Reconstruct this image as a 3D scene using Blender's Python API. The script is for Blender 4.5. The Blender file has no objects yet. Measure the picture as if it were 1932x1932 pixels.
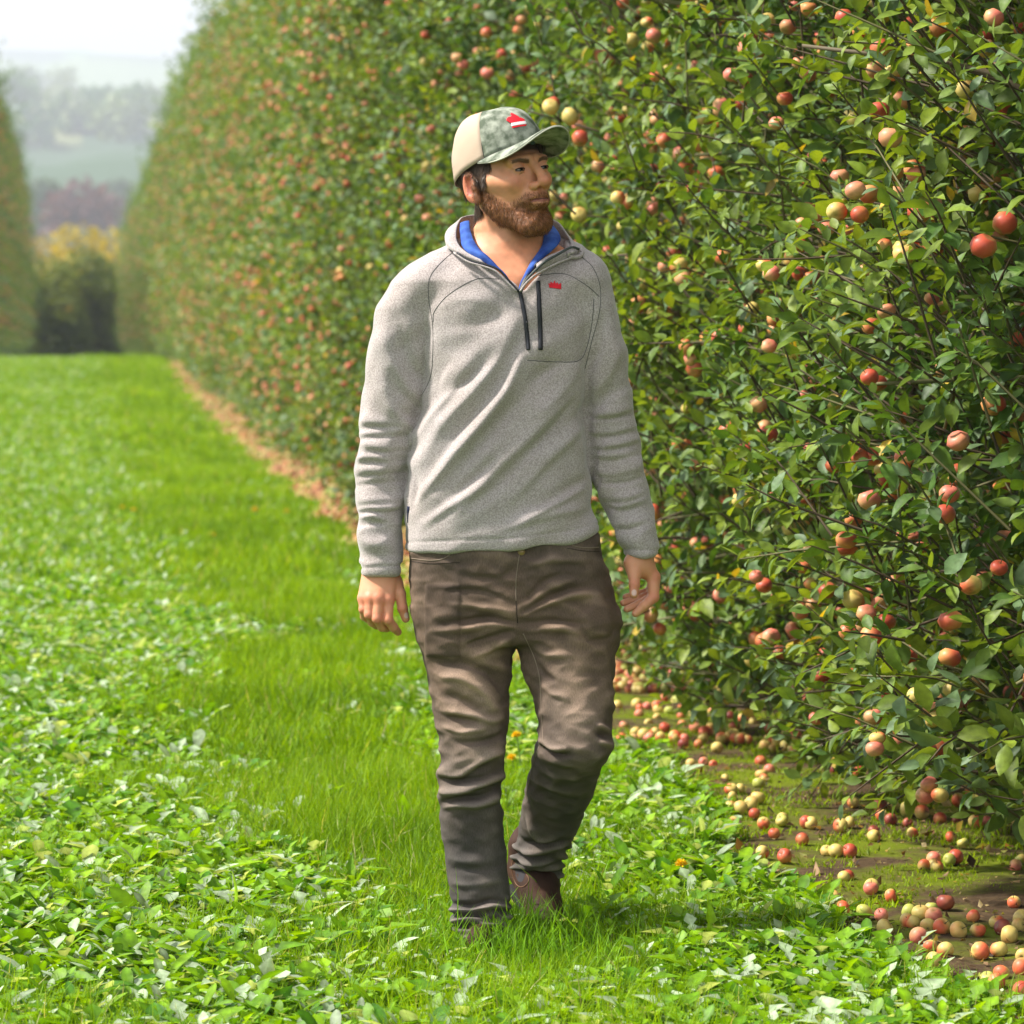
import bpy, math, random
import numpy as np
from mathutils import Vector, Matrix
from mathutils.bvhtree import BVHTree

# ------------------------------------------------------------------ camera, world, sun, exposure
SC = bpy.context.scene
H_EYE = 1.46
FPX = 6736.0            # focal length in pixels of a 1932 px wide picture
YAW = math.atan((966 - 140) / FPX)
PITCH = math.atan((966 - 560) / FPX)
cam_d = bpy.data.cameras.new("camera")
cam = bpy.data.objects.new("camera", cam_d)
SC.collection.objects.link(cam)
cam.location = (0, 0, H_EYE)
cam.rotation_euler = (math.pi / 2 - PITCH, 0, -YAW)
cam_d.sensor_width = 36
cam_d.lens = 36 * FPX / 1932
cam_d.clip_start = 0.3
cam_d.clip_end = 12000
cam_d.dof.use_dof = True
cam_d.dof.focus_distance = 8.0
cam_d.dof.aperture_fstop = 6.3
SC.camera = cam

SUN_EL = math.radians(50)
# towards the sun: to the left of the picture and slightly beyond the man
sun_dir = Vector((-math.cos(SUN_EL) * math.cos(math.radians(3)), math.cos(SUN_EL) * math.sin(math.radians(3)), math.sin(SUN_EL)))
w = bpy.data.worlds.new("World")
SC.world = w
w.use_nodes = True
nt = w.node_tree
nt.nodes.clear()
sky = nt.nodes.new("ShaderNodeTexSky")
sky.sky_type = 'NISHITA'
sky.sun_disc = False
sky.sun_elevation = SUN_EL
sky.sun_rotation = math.atan2(sun_dir.x, sun_dir.y)
sky.dust_density = 3.0
bg = nt.nodes.new("ShaderNodeBackground")
bg.inputs['Strength'].default_value = 0.095
# thin white cloud over most of the sky: the sky colour is blended to white cloud by a noise field
cl = nt.nodes.new("ShaderNodeTexNoise")
tc = nt.nodes.new("ShaderNodeTexCoord")
mp = nt.nodes.new("ShaderNodeMapping")
mp.inputs['Scale'].default_value = (1, 1, 3.5)
nt.links.new(tc.outputs['Generated'], mp.inputs[0])
nt.links.new(mp.outputs[0], cl.inputs['Vector'])
cl.inputs['Scale'].default_value = 2.2
cl.inputs['Detail'].default_value = 5
rr = nt.nodes.new("ShaderNodeMapRange")
rr.inputs[1].default_value = 0.30; rr.inputs[2].default_value = 0.62
rr.inputs[3].default_value = 0.55; rr.inputs[4].default_value = 1.0
nt.links.new(cl.outputs[0], rr.inputs[0])
mx = nt.nodes.new("ShaderNodeMixRGB")
mx.inputs[2].default_value = (6.6, 6.8, 7.1, 1)
nt.links.new(rr.outputs[0], mx.inputs[0])
nt.links.new(sky.outputs[0], mx.inputs[1])
nt.links.new(mx.outputs[0], bg.inputs['Color'])
wo = nt.nodes.new("ShaderNodeOutputWorld")
nt.links.new(bg.outputs[0], wo.inputs[0])

sd = bpy.data.lights.new("sun", 'SUN')
sd.energy = 5.0
sd.angle = math.radians(5)
sd.color = (1.0, 0.95, 0.87)
sun = bpy.data.objects.new("sun", sd)
SC.collection.objects.link(sun)
sun.rotation_euler = sun_dir.to_track_quat('Z', 'Y').to_euler()
sun.location = (-20, 5, 30)
SC.view_settings.view_transform = 'Standard'
SC.view_settings.look = 'None'
SC.view_settings.gamma = 1
SC.view_settings.exposure = 1.12
SC.cycles.max_bounces = 6
SC.cycles.diffuse_bounces = 3
SC.cycles.transmission_bounces = 4
SC.cycles.volume_bounces = 0
SC.cycles.use_denoising = True
SC.cycles.caustics_reflective = False
SC.cycles.caustics_refractive = False
SC.cycles.use_adaptive_sampling = True

COL = SC.collection
RNG = np.random.default_rng(7)

# ------------------------------------------------------------------ object helpers
def new_mesh(name, V, F, colors=None, smooth=True):
    """mesh from arrays: V (n,3), F (m,3|4); colors (n,3) linear point colours"""
    V = np.ascontiguousarray(V, dtype=np.float32); F = np.ascontiguousarray(F, dtype=np.int32)
    me = bpy.data.meshes.new(name)
    k = F.shape[1]
    me.vertices.add(len(V)); me.vertices.foreach_set("co", V.ravel())
    me.loops.add(F.size); me.loops.foreach_set("vertex_index", F.ravel())
    me.polygons.add(len(F))
    me.polygons.foreach_set("loop_start", np.arange(0, F.size, k, dtype=np.int32))
    me.polygons.foreach_set("use_smooth", np.full(len(F), smooth, dtype=bool))
    if colors is not None:
        a = me.color_attributes.new("tint", 'FLOAT_COLOR', 'POINT')
        c = np.ones((len(V), 4), dtype=np.float32); c[:, :3] = colors
        a.data.foreach_set("color", c.ravel())
    me.update(calc_edges=True)
    return me

def obj(name, me, mat=None, parent=None, loc=None, rotz=None):
    o = bpy.data.objects.new(name, me)
    COL.objects.link(o)
    if mat is not None and me is not None and not len(me.materials): me.materials.append(mat)
    if parent is not None: o.parent = parent
    if loc is not None: o.location = loc
    if rotz is not None: o.rotation_euler = (0, 0, rotz)
    return o

def tag(o, label=None, cat=None, group=None, kind=None):
    if label: o['label'] = label
    if cat: o['category'] = cat
    if group: o['group'] = group
    if kind: o['kind'] = kind
    return o

class Geo:
    """collects quads/tris (tris stored as degenerate-free separate list)"""
    def __init__(s): s.V = []; s.F = []; s.C = []; s.n = 0
    def add(s, V, F, C=None):
        V = np.asarray(V, dtype=np.float32); s.V.append(V); s.F.append(np.asarray(F) + s.n)
        s.C.append(np.broadcast_to(np.asarray(C if C is not None else (1, 1, 1), dtype=np.float32), V.shape)); s.n += len(V)
    def mesh(s, name, smooth=True):
        return new_mesh(name, np.concatenate(s.V), np.concatenate(s.F), np.concatenate(s.C), smooth)

def tube(pts, rad, sides=6, cap=True):
    """swept tube (quads only; ends pinched)"""
    pts = np.asarray(pts, dtype=float); n = len(pts)
    rad = np.broadcast_to(np.asarray(rad, dtype=float), (n,))
    T = np.gradient(pts, axis=0); T /= np.linalg.norm(T, axis=1)[:, None] + 1e-9
    ref = np.array([0, 0, 1.0]) if abs(T[:, 2]).mean() < 0.85 else np.array([1.0, 0, 0])
    A = np.cross(T, ref); A /= np.linalg.norm(A, axis=1)[:, None] + 1e-9
    B = np.cross(T, A)
    a = np.linspace(0, 2 * np.pi, sides, endpoint=False)
    R = pts[:, None, :] + rad[:, None, None] * (np.cos(a)[None, :, None] * A[:, None, :] + np.sin(a)[None, :, None] * B[:, None, :])
    V = R.reshape(-1, 3)
    i = np.arange(n - 1)[:, None] * sides; j = np.arange(sides)[None, :]; j2 = (j + 1) % sides
    F = np.stack([i + j, i + j2, i + sides + j2, i + sides + j], -1).reshape(-1, 4)
    if cap:
        V = np.concatenate([V, pts[:1], pts[-1:]]); c0 = n * sides; c1 = c0 + 1
        h = sides // 2
        f = []
        for q in range(0, sides, 2):
            f.append((c0, (q + 2) % sides, (q + 1) % sides, q))
            b = (n - 1) * sides
            f.append((c1, b + q, b + (q + 1) % sides, b + (q + 2) % sides))
        if sides % 2 == 0: F = np.concatenate([F, np.array(f)])
    return V, F

def smooth_poly(pts, n=24):
    """Catmull-Rom through control points"""
    P = np.asarray(pts, dtype=float)
    P = np.concatenate([2 * P[:1] - P[1:2], P, 2 * P[-1:] - P[-2:-1]])
    m = len(P) - 3
    t = np.linspace(0, m - 1e-6, n); i = t.astype(int); u = (t - i)[:, None]
    a, b, c, d = P[i], P[i + 1], P[i + 2], P[i + 3]
    return 0.5 * (2 * b + (c - a) * u + (2 * a - 5 * b + 4 * c - d) * u ** 2 + (3 * b - a - 3 * c + d) * u ** 3)

def stamp(tV, tF, pos, R, scale, col, tcol=None):
    """instance a template: pos (n,3), R (n,3,3) columns = axes, scale (n,) or (n,3), col (n,3)"""
    n = len(pos); k = len(tV)
    scale = np.asarray(scale, dtype=np.float32)
    if scale.ndim == 1: scale = np.repeat(scale[:, None], 3, 1)
    L = tV[None, :, :] * scale[:, None, :]
    V = np.einsum('nij,nkj->nki', R.astype(np.float32), L) + pos[:, None, :]
    F = (tF[None, :, :] + (np.arange(n) * k)[:, None, None]).reshape(-1, tF.shape[1])
    C = np.repeat(col[:, None, :], k, 1)
    if tcol is not None: C = C * tcol[None, :, :]
    return V.reshape(-1, 3), F, C.reshape(-1, 3)

def frames(fwd, up):
    """rotation with Y axis along fwd, Z near up"""
    y = fwd / (np.linalg.norm(fwd, axis=1)[:, None] + 1e-9)
    x = np.cross(y, up); x /= np.linalg.norm(x, axis=1)[:, None] + 1e-9
    z = np.cross(x, y)
    return np.stack([x, y, z], -1)

def vnoise(P, freq, seed, octaves=3):
    """cheap smooth pseudo-noise from rotated sines, roughly -1..1"""
    r = np.random.default_rng(seed); out = np.zeros(len(P)); amp = 1.0; tot = 0
    for o in range(octaves):
        s = np.zeros(len(P))
        for _ in range(4):
            d = r.normal(size=3); d /= np.linalg.norm(d)
            s += np.sin(P @ d * freq * 6.28 * r.uniform(.7, 1.3) + r.uniform(0, 6.28))
        out += amp * s / 2.2; tot += amp; amp *= .5; freq *= 2.03
    return out / tot

# ------------------------------------------------------------------ material helpers
def mat(name, color=(.5, .5, .5), rough=.6, spec=.4, attr=False):
    m = bpy.data.materials.new(name); m.use_nodes = True
    b = m.node_tree.nodes['Principled BSDF']
    b.inputs['Base Color'].default_value = (*color, 1)
    b.inputs['Roughness'].default_value = rough
    b.inputs['Specular IOR Level'].default_value = spec
    if attr:
        a = m.node_tree.nodes.new('ShaderNodeVertexColor'); a.layer_name = 'tint'
        m.node_tree.links.new(a.outputs[0], b.inputs['Base Color'])
    return m

def N(m, t, **kw):
    n = m.node_tree.nodes.new(t)
    for k, v in kw.items():
        if k in n.inputs: n.inputs[k].default_value = v
        else: setattr(n, k, v)
    return n

def bump(m, scale, strength, dist=.002, detail=3, coord='Object', stretch=None):
    """noise bump on a principled material"""
    nt = m.node_tree; b = nt.nodes['Principled BSDF']
    tc = N(m, 'ShaderNodeTexCoord'); no = N(m, 'ShaderNodeTexNoise'); no.inputs['Scale'].default_value = scale
    no.inputs['Detail'].default_value = detail
    src = tc.outputs[coord]
    if stretch:
        mp = N(m, 'ShaderNodeMapping'); mp.inputs['Scale'].default_value = stretch
        nt.links.new(src, mp.inputs[0]); src = mp.outputs[0]
    nt.links.new(src, no.inputs['Vector'])
    bu = N(m, 'ShaderNodeBump'); bu.inputs['Strength'].default_value = strength; bu.inputs['Distance'].default_value = dist
    nt.links.new(no.outputs[0], bu.inputs['Height']); nt.links.new(bu.outputs[0], b.inputs['Normal'])
    return no

def noise_color(m, c1, c2, scale, lo=.35, hi=.65, detail=4, coord='Object', mult=None, stretch=None):
    """base colour from noise between c1 and c2; optionally times the tint attribute"""
    nt = m.node_tree; b = nt.nodes['Principled BSDF']
    tc = N(m, 'ShaderNodeTexCoord'); no = N(m, 'ShaderNodeTexNoise'); no.inputs['Scale'].default_value = scale
    no.inputs['Detail'].default_value = detail
    src = tc.outputs[coord]
    if stretch:
        mp = N(m, 'ShaderNodeMapping'); mp.inputs['Scale'].default_value = stretch
        nt.links.new(src, mp.inputs[0]); src = mp.outputs[0]
    nt.links.new(src, no.inputs['Vector'])
    cr = N(m, 'ShaderNodeValToRGB')
    cr.color_ramp.elements[0].position = lo; cr.color_ramp.elements[1].position = hi
    cr.color_ramp.elements[0].color = (*c1, 1); cr.color_ramp.elements[1].color = (*c2, 1)
    nt.links.new(no.outputs[0], cr.inputs[0])
    out = cr.outputs[0]
    if mult:
        a = N(m, 'ShaderNodeVertexColor'); a.layer_name = 'tint'
        x = N(m, 'ShaderNodeMixRGB'); x.blend_type = 'MULTIPLY'; x.inputs[0].default_value = 1
        nt.links.new(out, x.inputs[1]); nt.links.new(a.outputs[0], x.inputs[2]); out = x.outputs[0]
    nt.links.new(out, b.inputs['Base Color'])
    return out

def leaf_mat(name, rough=.42, spec=.5, trans=.3, back=(1.35, 1.3, 1.6), vein=True):
    m = mat(name, rough=rough, spec=spec); nt = m.node_tree; b = nt.nodes['Principled BSDF']
    a = N(m, 'ShaderNodeVertexColor'); a.layer_name = 'tint'
    g = N(m, 'ShaderNodeNewGeometry')
    x = N(m, 'ShaderNodeMixRGB'); x.blend_type = 'MULTIPLY'; x.inputs[2].default_value = (*back, 1)
    nt.links.new(g.outputs['Backfacing'], x.inputs[0]); nt.links.new(a.outputs[0], x.inputs[1])
    nt.links.new(x.outputs[0], b.inputs['Base Color'])
    tcn = N(m, 'ShaderNodeTexCoord'); no = N(m, 'ShaderNodeTexNoise'); no.inputs['Scale'].default_value = 55; no.inputs['Detail'].default_value = 4
    nt.links.new(tcn.outputs['Object'], no.inputs['Vector'])
    mr = N(m, 'ShaderNodeMapRange'); mr.inputs[1].default_value = .3; mr.inputs[2].default_value = .7; mr.inputs[3].default_value = .62; mr.inputs[4].default_value = 1.35
    nt.links.new(no.outputs[0], mr.inputs[0])
    xm = N(m, 'ShaderNodeMixRGB'); xm.blend_type = 'MULTIPLY'; xm.inputs[0].default_value = 1
    nt.links.new(x.outputs[0], xm.inputs[1]); nt.links.new(mr.outputs[0], xm.inputs[2]); nt.links.new(xm.outputs[0], b.inputs['Base Color'])
    bu = N(m, 'ShaderNodeBump'); bu.inputs['Strength'].default_value = .5; bu.inputs['Distance'].default_value = .004
    nt.links.new(no.outputs[0], bu.inputs['Height']); nt.links.new(bu.outputs[0], b.inputs['Normal'])
    tr = N(m, 'ShaderNodeBsdfTranslucent')
    y = N(m, 'ShaderNodeMixRGB'); y.blend_type = 'MULTIPLY'; y.inputs[0].default_value = 1; y.inputs[2].default_value = (1.9, 1.7, .5, 1)
    nt.links.new(a.outputs[0], y.inputs[1]); nt.links.new(y.outputs[0], tr.inputs[0])
    ms = N(m, 'ShaderNodeMixShader'); ms.inputs[0].default_value = trans
    nt.links.new(b.outputs[0], ms.inputs[1]); nt.links.new(tr.outputs[0], ms.inputs[2])
    nt.links.new(ms.outputs[0], nt.nodes['Material Output'].inputs[0])
    return m

M = {}
M['leaf'] = leaf_mat('apple_leaf', rough=.52, spec=.32, trans=.30)
M['weed'] = leaf_mat('weed_leaf', rough=.5, spec=.28, trans=.35, back=(1.25, 1.2, 1.3))
M['grass'] = leaf_mat('grass_blade', rough=.55, spec=.2, trans=.40, back=(1, 1, 1))
M['bark'] = mat('apple_bark', rough=.85, spec=.2)
noise_color(M['bark'], (.055, .040, .026), (.16, .135, .07), 14, .35, .7, mult=True); bump(M['bark'], 60, .6, .006)
M['twig'] = mat('apple_twig', rough=.7, spec=.3, attr=True)

# ------------------------------------------------------------------ terrain height
_gy = np.array([-40, 0, 10, 17, 24, 39, 50, 58, 67, 75, 100, 150, 200, 400, 600, 900, 1400, 2400, 2700, 3100, 4300, 5200.])
_gz = np.array([0, 0, 0, -.06, -.13, -.16, -.08, .0, .19, .16, -.3, -1.0, -3, -9, 3, 26, 60, 136, 122, 150, 296, 300.])
def ground_z(Y):
    return np.interp(Y, _gy, _gz)

# ------------------------------------------------------------------ pixel <-> ground helper (1932 px picture coordinates)
_cf = Vector((math.sin(YAW) * math.cos(PITCH), math.cos(YAW) * math.cos(PITCH), -math.sin(PITCH)))
_cr = Vector((math.cos(YAW), -math.sin(YAW), 0))
_cu = _cr.cross(_cf)
def on_ground(px, py, h=0.0):
    d = _cf + _cr * ((px - 966) / FPX) - _cu * ((py - 966) / FPX)
    t = 8.0
    for _ in range(30):
        t = (float(ground_z(d.y * t)) + h - H_EYE) / d.z
    return np.array([d.x * t, d.y * t, H_EYE + d.z * t])

# ------------------------------------------------------------------ ground sheet, running out to the far hills
def build_ground():
    ys = np.concatenate([np.arange(-30, 0, 6), np.arange(0, 90, 1.0), np.arange(90, 300, 6), np.geomspace(300, 5200, 110)])
    u = np.linspace(-1, 1, 121)
    xs = np.sign(u) * (np.abs(u) * 14 + np.abs(u) ** 5 * 1600)
    X, Y = np.meshgrid(xs, ys, indexing='ij')
    P = np.stack([X, Y, 0 * X], -1).reshape(-1, 3)
    Z = ground_z(P[:, 1])
    far = np.clip((P[:, 1] - 350) / 500, 0, 1)
    Z = Z + far * (vnoise(P, .0022, 3) * 14 + vnoise(P, .009, 5) * 4) + far * vnoise(P[:, :] * [1, 0, 0], .0011, 9, 2) * 14
    near = np.clip(1 - P[:, 1] / 120, 0, 1)
    Z = Z + near * np.clip(np.abs(P[:, 0]) - 4, 0, 3) * .01
    P[:, 2] = Z
    nx, ny = X.shape
    i = np.arange(nx - 1)[:, None] * ny; j = np.arange(ny - 1)[None, :]
    F = np.stack([i + j, i + ny + j, i + ny + j + 1, i + j + 1], -1).reshape(-1, 4)
    # fields: voronoi patches of different crops and woods
    r = np.random.default_rng(11)
    seeds = np.stack([r.uniform(-1700, 1700, 500), r.uniform(300, 5200, 500)], -1)
    pal = np.array([(.10, .20, .06), (.16, .24, .07), (.05, .10, .04), (.20, .21, .09), (.04, .08, .035), (.13, .20, .08), (.22, .25, .10)])
    pc = pal[r.integers(0, len(pal), 500)]
    C = np.tile(np.array([[.055, .10, .016]]), (len(P), 1))
    idx = np.where(P[:, 1] > 330)[0]
    for s in range(0, len(idx), 2000):
        q = idx[s:s + 2000]
        d = ((P[q, None, :2] - seeds[None]) * [1, .8]) ** 2
        C[q] = pc[d.sum(-1).argmin(1)]
    m = mat('turf_earth', rough=.9, spec=.2)
    noise_color(m, (.7, .7, .7), (1.25, 1.25, 1.2), 3, mult=True)
    return tag(obj('ground', new_mesh('ground', P, F, C), m), kind='structure')
build_ground()

def soil_edge(Y):
    """X of the ragged edge where the weeds stop and the bare strip begins"""
    return 1.74 + .07 * np.sin(Y * 1.9 + .5) + .05 * np.sin(Y * 4.7) + .03 * np.sin(Y * 11)

def build_soil():
    ys = np.concatenate([np.arange(3, 18, .06), np.arange(18, 150, .5)])
    us = np.linspace(0, 1, 44)
    Yg, U = np.meshgrid(ys, us, indexing='ij')
    X = (soil_edge(Yg) - .12) * (1 - U) + 3.75 * U
    P = np.stack([X, Yg, ground_z(Yg) + .004], -1).reshape(-1, 3)
    k = np.clip(np.minimum(U, 1 - U).ravel() * 8, 0, 1)
    P[:, 2] += k * (.012 + .011 * vnoise(P, .9, 21) + .006 * vnoise(P, 4, 22))
    ny, nx = Yg.shape
    i = np.arange(ny - 1)[:, None] * nx; j = np.arange(nx - 1)[None, :]
    F = np.stack([i + j, i + j + 1, i + nx + j + 1, i + nx + j], -1).reshape(-1, 4)
    m = mat('bare_soil', rough=.95, spec=.15); nt = m.node_tree; b = nt.nodes['Principled BSDF']
    tc = N(m, 'ShaderNodeTexCoord')
    n1 = N(m, 'ShaderNodeTexNoise'); n1.inputs['Scale'].default_value = 22; n1.inputs['Detail'].default_value = 10; n1.inputs['Roughness'].default_value = .82
    n2 = N(m, 'ShaderNodeTexNoise'); n2.inputs['Scale'].default_value = 3.0; n2.inputs['Detail'].default_value = 6; n2.inputs['Roughness'].default_value = .65
    for n in (n1, n2): nt.links.new(tc.outputs['Object'], n.inputs['Vector'])
    c1 = N(m, 'ShaderNodeValToRGB'); c1.color_ramp.elements[0].color = (.040, .024, .013, 1); c1.color_ramp.elements[1].color = (.21, .135, .07, 1)
    c1.color_ramp.elements[0].position = .35; c1.color_ramp.elements[1].position = .7
    c2 = N(m, 'ShaderNodeValToRGB'); c2.color_ramp.elements[0].color = (0, 0, 0, 1); c2.color_ramp.elements[1].color = (1, 1, 1, 1)
    c2.color_ramp.elements[0].position = .43; c2.color_ramp.elements[1].position = .58
    nt.links.new(n1.outputs[0], c1.inputs[0]); nt.links.new(n2.outputs[0], c2.inputs[0])
    mx = N(m, 'ShaderNodeMixRGB'); mx.inputs[2].default_value = (.17, .22, .008, 1)
    nt.links.new(c2.outputs[0], mx.inputs[0]); nt.links.new(c1.outputs[0], mx.inputs[1]); nt.links.new(mx.outputs[0], b.inputs['Base Color'])
    bu = N(m, 'ShaderNodeBump'); bu.inputs['Strength'].default_value = 1; bu.inputs['Distance'].default_value = .022
    nt.links.new(n1.outputs[0], bu.inputs['Height']); nt.links.new(bu.outputs[0], b.inputs['Normal'])
    return tag(obj('soil_strip', new_mesh('soil_strip', P, F), m), kind='structure')
build_soil()

# ------------------------------------------------------------------ leaf templates (length along +Y)
def leaf_template(st, wd, fold=.25, curl=.3, lobes=None):
    st = np.array(st); wd = np.array(wd)
    V = []
    for t, w_ in zip(st, wd):
        z = -curl * t * t
        V += [(-w_, t, z + fold * w_), (0, t, z), (w_, t, z + fold * w_)]
    F = []
    for i in range(len(st) - 1):
        a = i * 3
        F += [(a, a + 1, a + 4, a + 3), (a + 1, a + 2, a + 5, a + 4)]
    return np.array(V, dtype=np.float32), np.array(F)
LEAF_HI = leaf_template([0, .10, .3, .55, .8, 1], [.012, .10, .25, .27, .16, .0], .35, .25)
LEAF_LO = leaf_template([0, .45, 1], [.03, .29, .0], .3, .2)
# midrib slightly paler
def rib_col(T):
    c = np.ones((len(T[0]), 3), dtype=np.float32); c[1::3] = (1.15, 1.12, 1.1); return c

def rand_dirs(r, n):
    d = r.normal(size=(n, 3)); return d / np.linalg.norm(d, axis=1)[:, None]

# ------------------------------------------------------------------ apples
def apple_geo(r, nlat, nlon, cols, stalk=True):
    th = np.linspace(0.0, np.pi, nlat); ph = np.linspace(0, 2 * np.pi, nlon, endpoint=False)
    V = []
    sq = r.uniform(.84, .98); tap = r.uniform(.0, .12); lob = r.uniform(.0, .03)
    for t in th:
        for p in ph:
            rr = math.sin(t) * (1 + tap * math.cos(t)) * (1 + lob * math.cos(5 * p) * (1 - math.cos(t)) * .5)
            z = math.cos(t) * sq - .26 * math.exp(-(math.sin(t) / .27) ** 2) * (1 if t < 1.57 else -.7)
            V.append((rr * math.cos(p), rr * math.sin(p), z))
    V = np.array(V); i = np.arange(nlat - 1)[:, None] * nlon; j = np.arange(nlon)[None, :]; j2 = (j + 1) % nlon
    F = np.stack([i + j, i + nlon + j, i + nlon + j2, i + j2], -1).reshape(-1, 4)
    base, blush = np.array(cols[0]), np.array(cols[1])
    d = rand_dirs(r, 1)[0]; d[2] = abs(d[2]) * .5
    k = np.clip((V @ d + cols[2] + .35 * vnoise(V, .5, int(r.integers(1e6)))) * 1.3, 0, 1)[:, None]
    C = base * (1 - k) + blush * k
    C = C * (1 + .16 * vnoise(V, 1.6, int(r.integers(1e6)))[:, None]) * (1 - .35 * np.clip(vnoise(V, 1.1, int(r.integers(1e6)), 3) - .35, 0, 1))[:, None]
    dim = np.exp(-(np.hypot(V[:, 0], V[:, 1]) / .2) ** 2)[:, None] * .6
    C = C * (1 - dim) + np.array((.16, .14, .04)) * dim
    if stalk:
        a, b = tube(smooth_poly([(0, 0, .55), (.03, .02, .9), (.12, .05, 1.25)], 4), .045, 4)
        F = np.concatenate([F, b + len(V)]); V = np.concatenate([V, a]); C = np.concatenate([C, np.tile([[.06, .04, .02]], (len(a), 1))])
    return V.astype(np.float32), F, np.clip(C, 0, 1).astype(np.float32)
YG = (.38, .40, .08); YL = (.58, .44, .13); OR = (.62, .27, .09); RD = (.46, .075, .04); PK = (.62, .17, .12); DR = (.20, .035, .028)
APPLE_KINDS = {
    'green': (YG, YL, -.2), 'yellow': (YL, OR, -.35), 'orange': (YL, (.60, .12, .05), .15), 'red': (OR, RD, .55),
    'pink': ((.62, .33, .15), PK, .45), 'dark': ((.35, .10, .05), DR, .8)}
M['apple'] = mat('apple_skin', rough=.45, spec=.35, attr=True)
bump(M['apple'], 60, .12, .001)
_ra = np.random.default_rng(5)
APPLES = {k: [new_mesh('apple_' + k, *(lambda g: (g[0] * .0185, g[1], g[2]))(apple_geo(_ra, 11, 14, v))) for _ in range(2)] for k, v in APPLE_KINDS.items()}
for k in APPLES:
    for me in APPLES[k]: me.materials.append(M['apple'])

# ------------------------------------------------------------------ apple trees
WZ = np.array([.08, .35, .8, 1.6, 3, 4.5, 5.4, 6.0]); WW = np.array([.50, .68, .80, .82, .76, .66, .46, .12])
def crown_points(r, n, zmin=.12, shell=.62, side=None):
    """points in the crown: denser near the surface. returns pos, outward direction, radial fraction"""
    z = zmin + (5.95 - zmin) * r.random(n) ** 1.05
    a = r.uniform(0, 2 * np.pi, n)
    if side is not None: a = side + r.uniform(-1.25, 1.25, n)
    w_ = np.interp(z, WZ, WW)
    lump = 1 + .17 * np.sin(3 * a + z * 2.3) * np.sin(z * 3.1 + a) + .10 * np.sin(7 * a + 5 * z)
    f = 1 - shell * r.random(n) ** 2.0
    out = np.stack([np.cos(a), np.sin(a) * 1.2, 0 * a], -1)
    P = out * (w_ * lump * f)[:, None]; P[:, 2] = z
    d = out.copy(); d[:, 2] = .45
    return P, d / np.linalg.norm(d, axis=1)[:, None], f

LA = np.array((.052, .112, .018)); LB = np.array((.165, .225, .022)); LC = np.array((.085, .140, .060))
def leaf_colors(r, n, clump):
    k = np.clip(clump + r.normal(0, .28, n), 0, 1)[:, None]
    c = LA * (1 - k) + LB * k
    g = (r.random(n) < .22)[:, None]; c = np.where(g, LC * r.uniform(.8, 1.4, (n, 1)), c)
    y = (r.random(n) < .010)[:, None]; c = np.where(y, np.array((.42, .30, .03)) * r.uniform(.5, 1, (n, 1)), c)
    return c * r.uniform(.8, 1.25, (n, 1))

def crown_mesh(seed, hi=True, autumn=0.0):
    r = np.random.default_rng(seed); G = Geo()
    ns = 2900 if hi else 900
    nl = 12 if hi else 6
    P, D, f = crown_points(r, ns)
    stray = r.random(ns) < .10
    P[stray] += D[stray] * r.uniform(.05, .24, (stray.sum(), 1))
    if not hi: Q_ = P[:, 2] > 4.2; P[Q_] += r.normal(0, .12, (Q_.sum(), 3)) + [0, 0, .12]
    # shoot direction: outward, upward or drooping low down
    up = np.where(P[:, 2] < .7, -.15, .45)
    D = D + r.normal(0, .42, D.shape); D[:, 2] += up; D /= np.linalg.norm(D, axis=1)[:, None]
    Ls = r.uniform(.13, .30, ns) * (1.15 if not hi else 1)
    clump = np.clip(.45 + .5 * vnoise(P, .8, seed + 1, 2), 0, 1)
    T = LEAF_HI if hi else LEAF_LO
    t = np.tile((np.arange(nl) + .6) / nl, ns); s = np.repeat(np.arange(ns), nl)
    bend = np.zeros((ns, 3)); bend[:, 2] = r.uniform(-.22, .12, ns)
    pos = P[s] + D[s] * (Ls[s] * t)[:, None] + bend[s] * (t ** 2 * Ls[s])[:, None]
    # leaves stand around the shoot by the golden angle, tips lean along it
    az = np.tile(np.arange(nl) * 2.4, ns) + r.uniform(0, 6.28, ns)[s]
    A = np.cross(D[s], [0.1, .2, 1.0]); A /= np.linalg.norm(A, axis=1)[:, None]; B = np.cross(D[s], A)
    rad = A * np.cos(az)[:, None] + B * np.sin(az)[:, None]
    ld = rad * (1.25 - .75 * t)[:, None] + D[s] * (.35 + .6 * t)[:, None] + r.normal(0, .42, pos.shape)
    ld[:, 2] -= .12
    up_v = np.array([-.15, 0, .8]) + r.normal(0, .62, pos.shape) + D[s] * .5
    R = frames(ld, up_v)
    size = (r.uniform(.040, .074, len(pos)) * (.75 + .35 * np.sin(np.pi * np.minimum(t + .15, 1)))) * (1 if hi else 1.55)
    sc = np.stack([size * r.uniform(.8, 1.1, len(pos)), size, size * r.uniform(.2, 1.6, len(pos))], -1)
    col = leaf_colors(r, len(pos), clump[s] * .8 + .25 * (t - .4))
    if autumn > 0:
        a_ = (r.random(len(pos)) < autumn)[:, None]; col = np.where(a_, np.array((.5, .36, .03)) * r.uniform(.6, 1.2, (len(pos), 1)), col)
    G.add(*stamp(T[0], T[1], pos + R[:, :, 1] * .012, R, sc, col, rib_col(T)))
    me = G.mesh('crown'); me.materials.append(M['leaf'])
    # twigs of these shoots
    W = Geo()
    k = ns if hi else 0
    for q in range(k):
        p0 = P[q] - D[q] * r.uniform(.02, .16); p1 = P[q] + D[q] * Ls[q] * .5 + bend[q] * .25 * Ls[q]; p2 = P[q] + D[q] * Ls[q] + bend[q] * Ls[q]
        v, fc = tube([p0, p1, p2], [.0042, .003, .0016], 3, cap=False)
        W.add(v, fc, (.085, .06, .035) if q % 3 else (.13, .12, .05))
    return me, W

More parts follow.
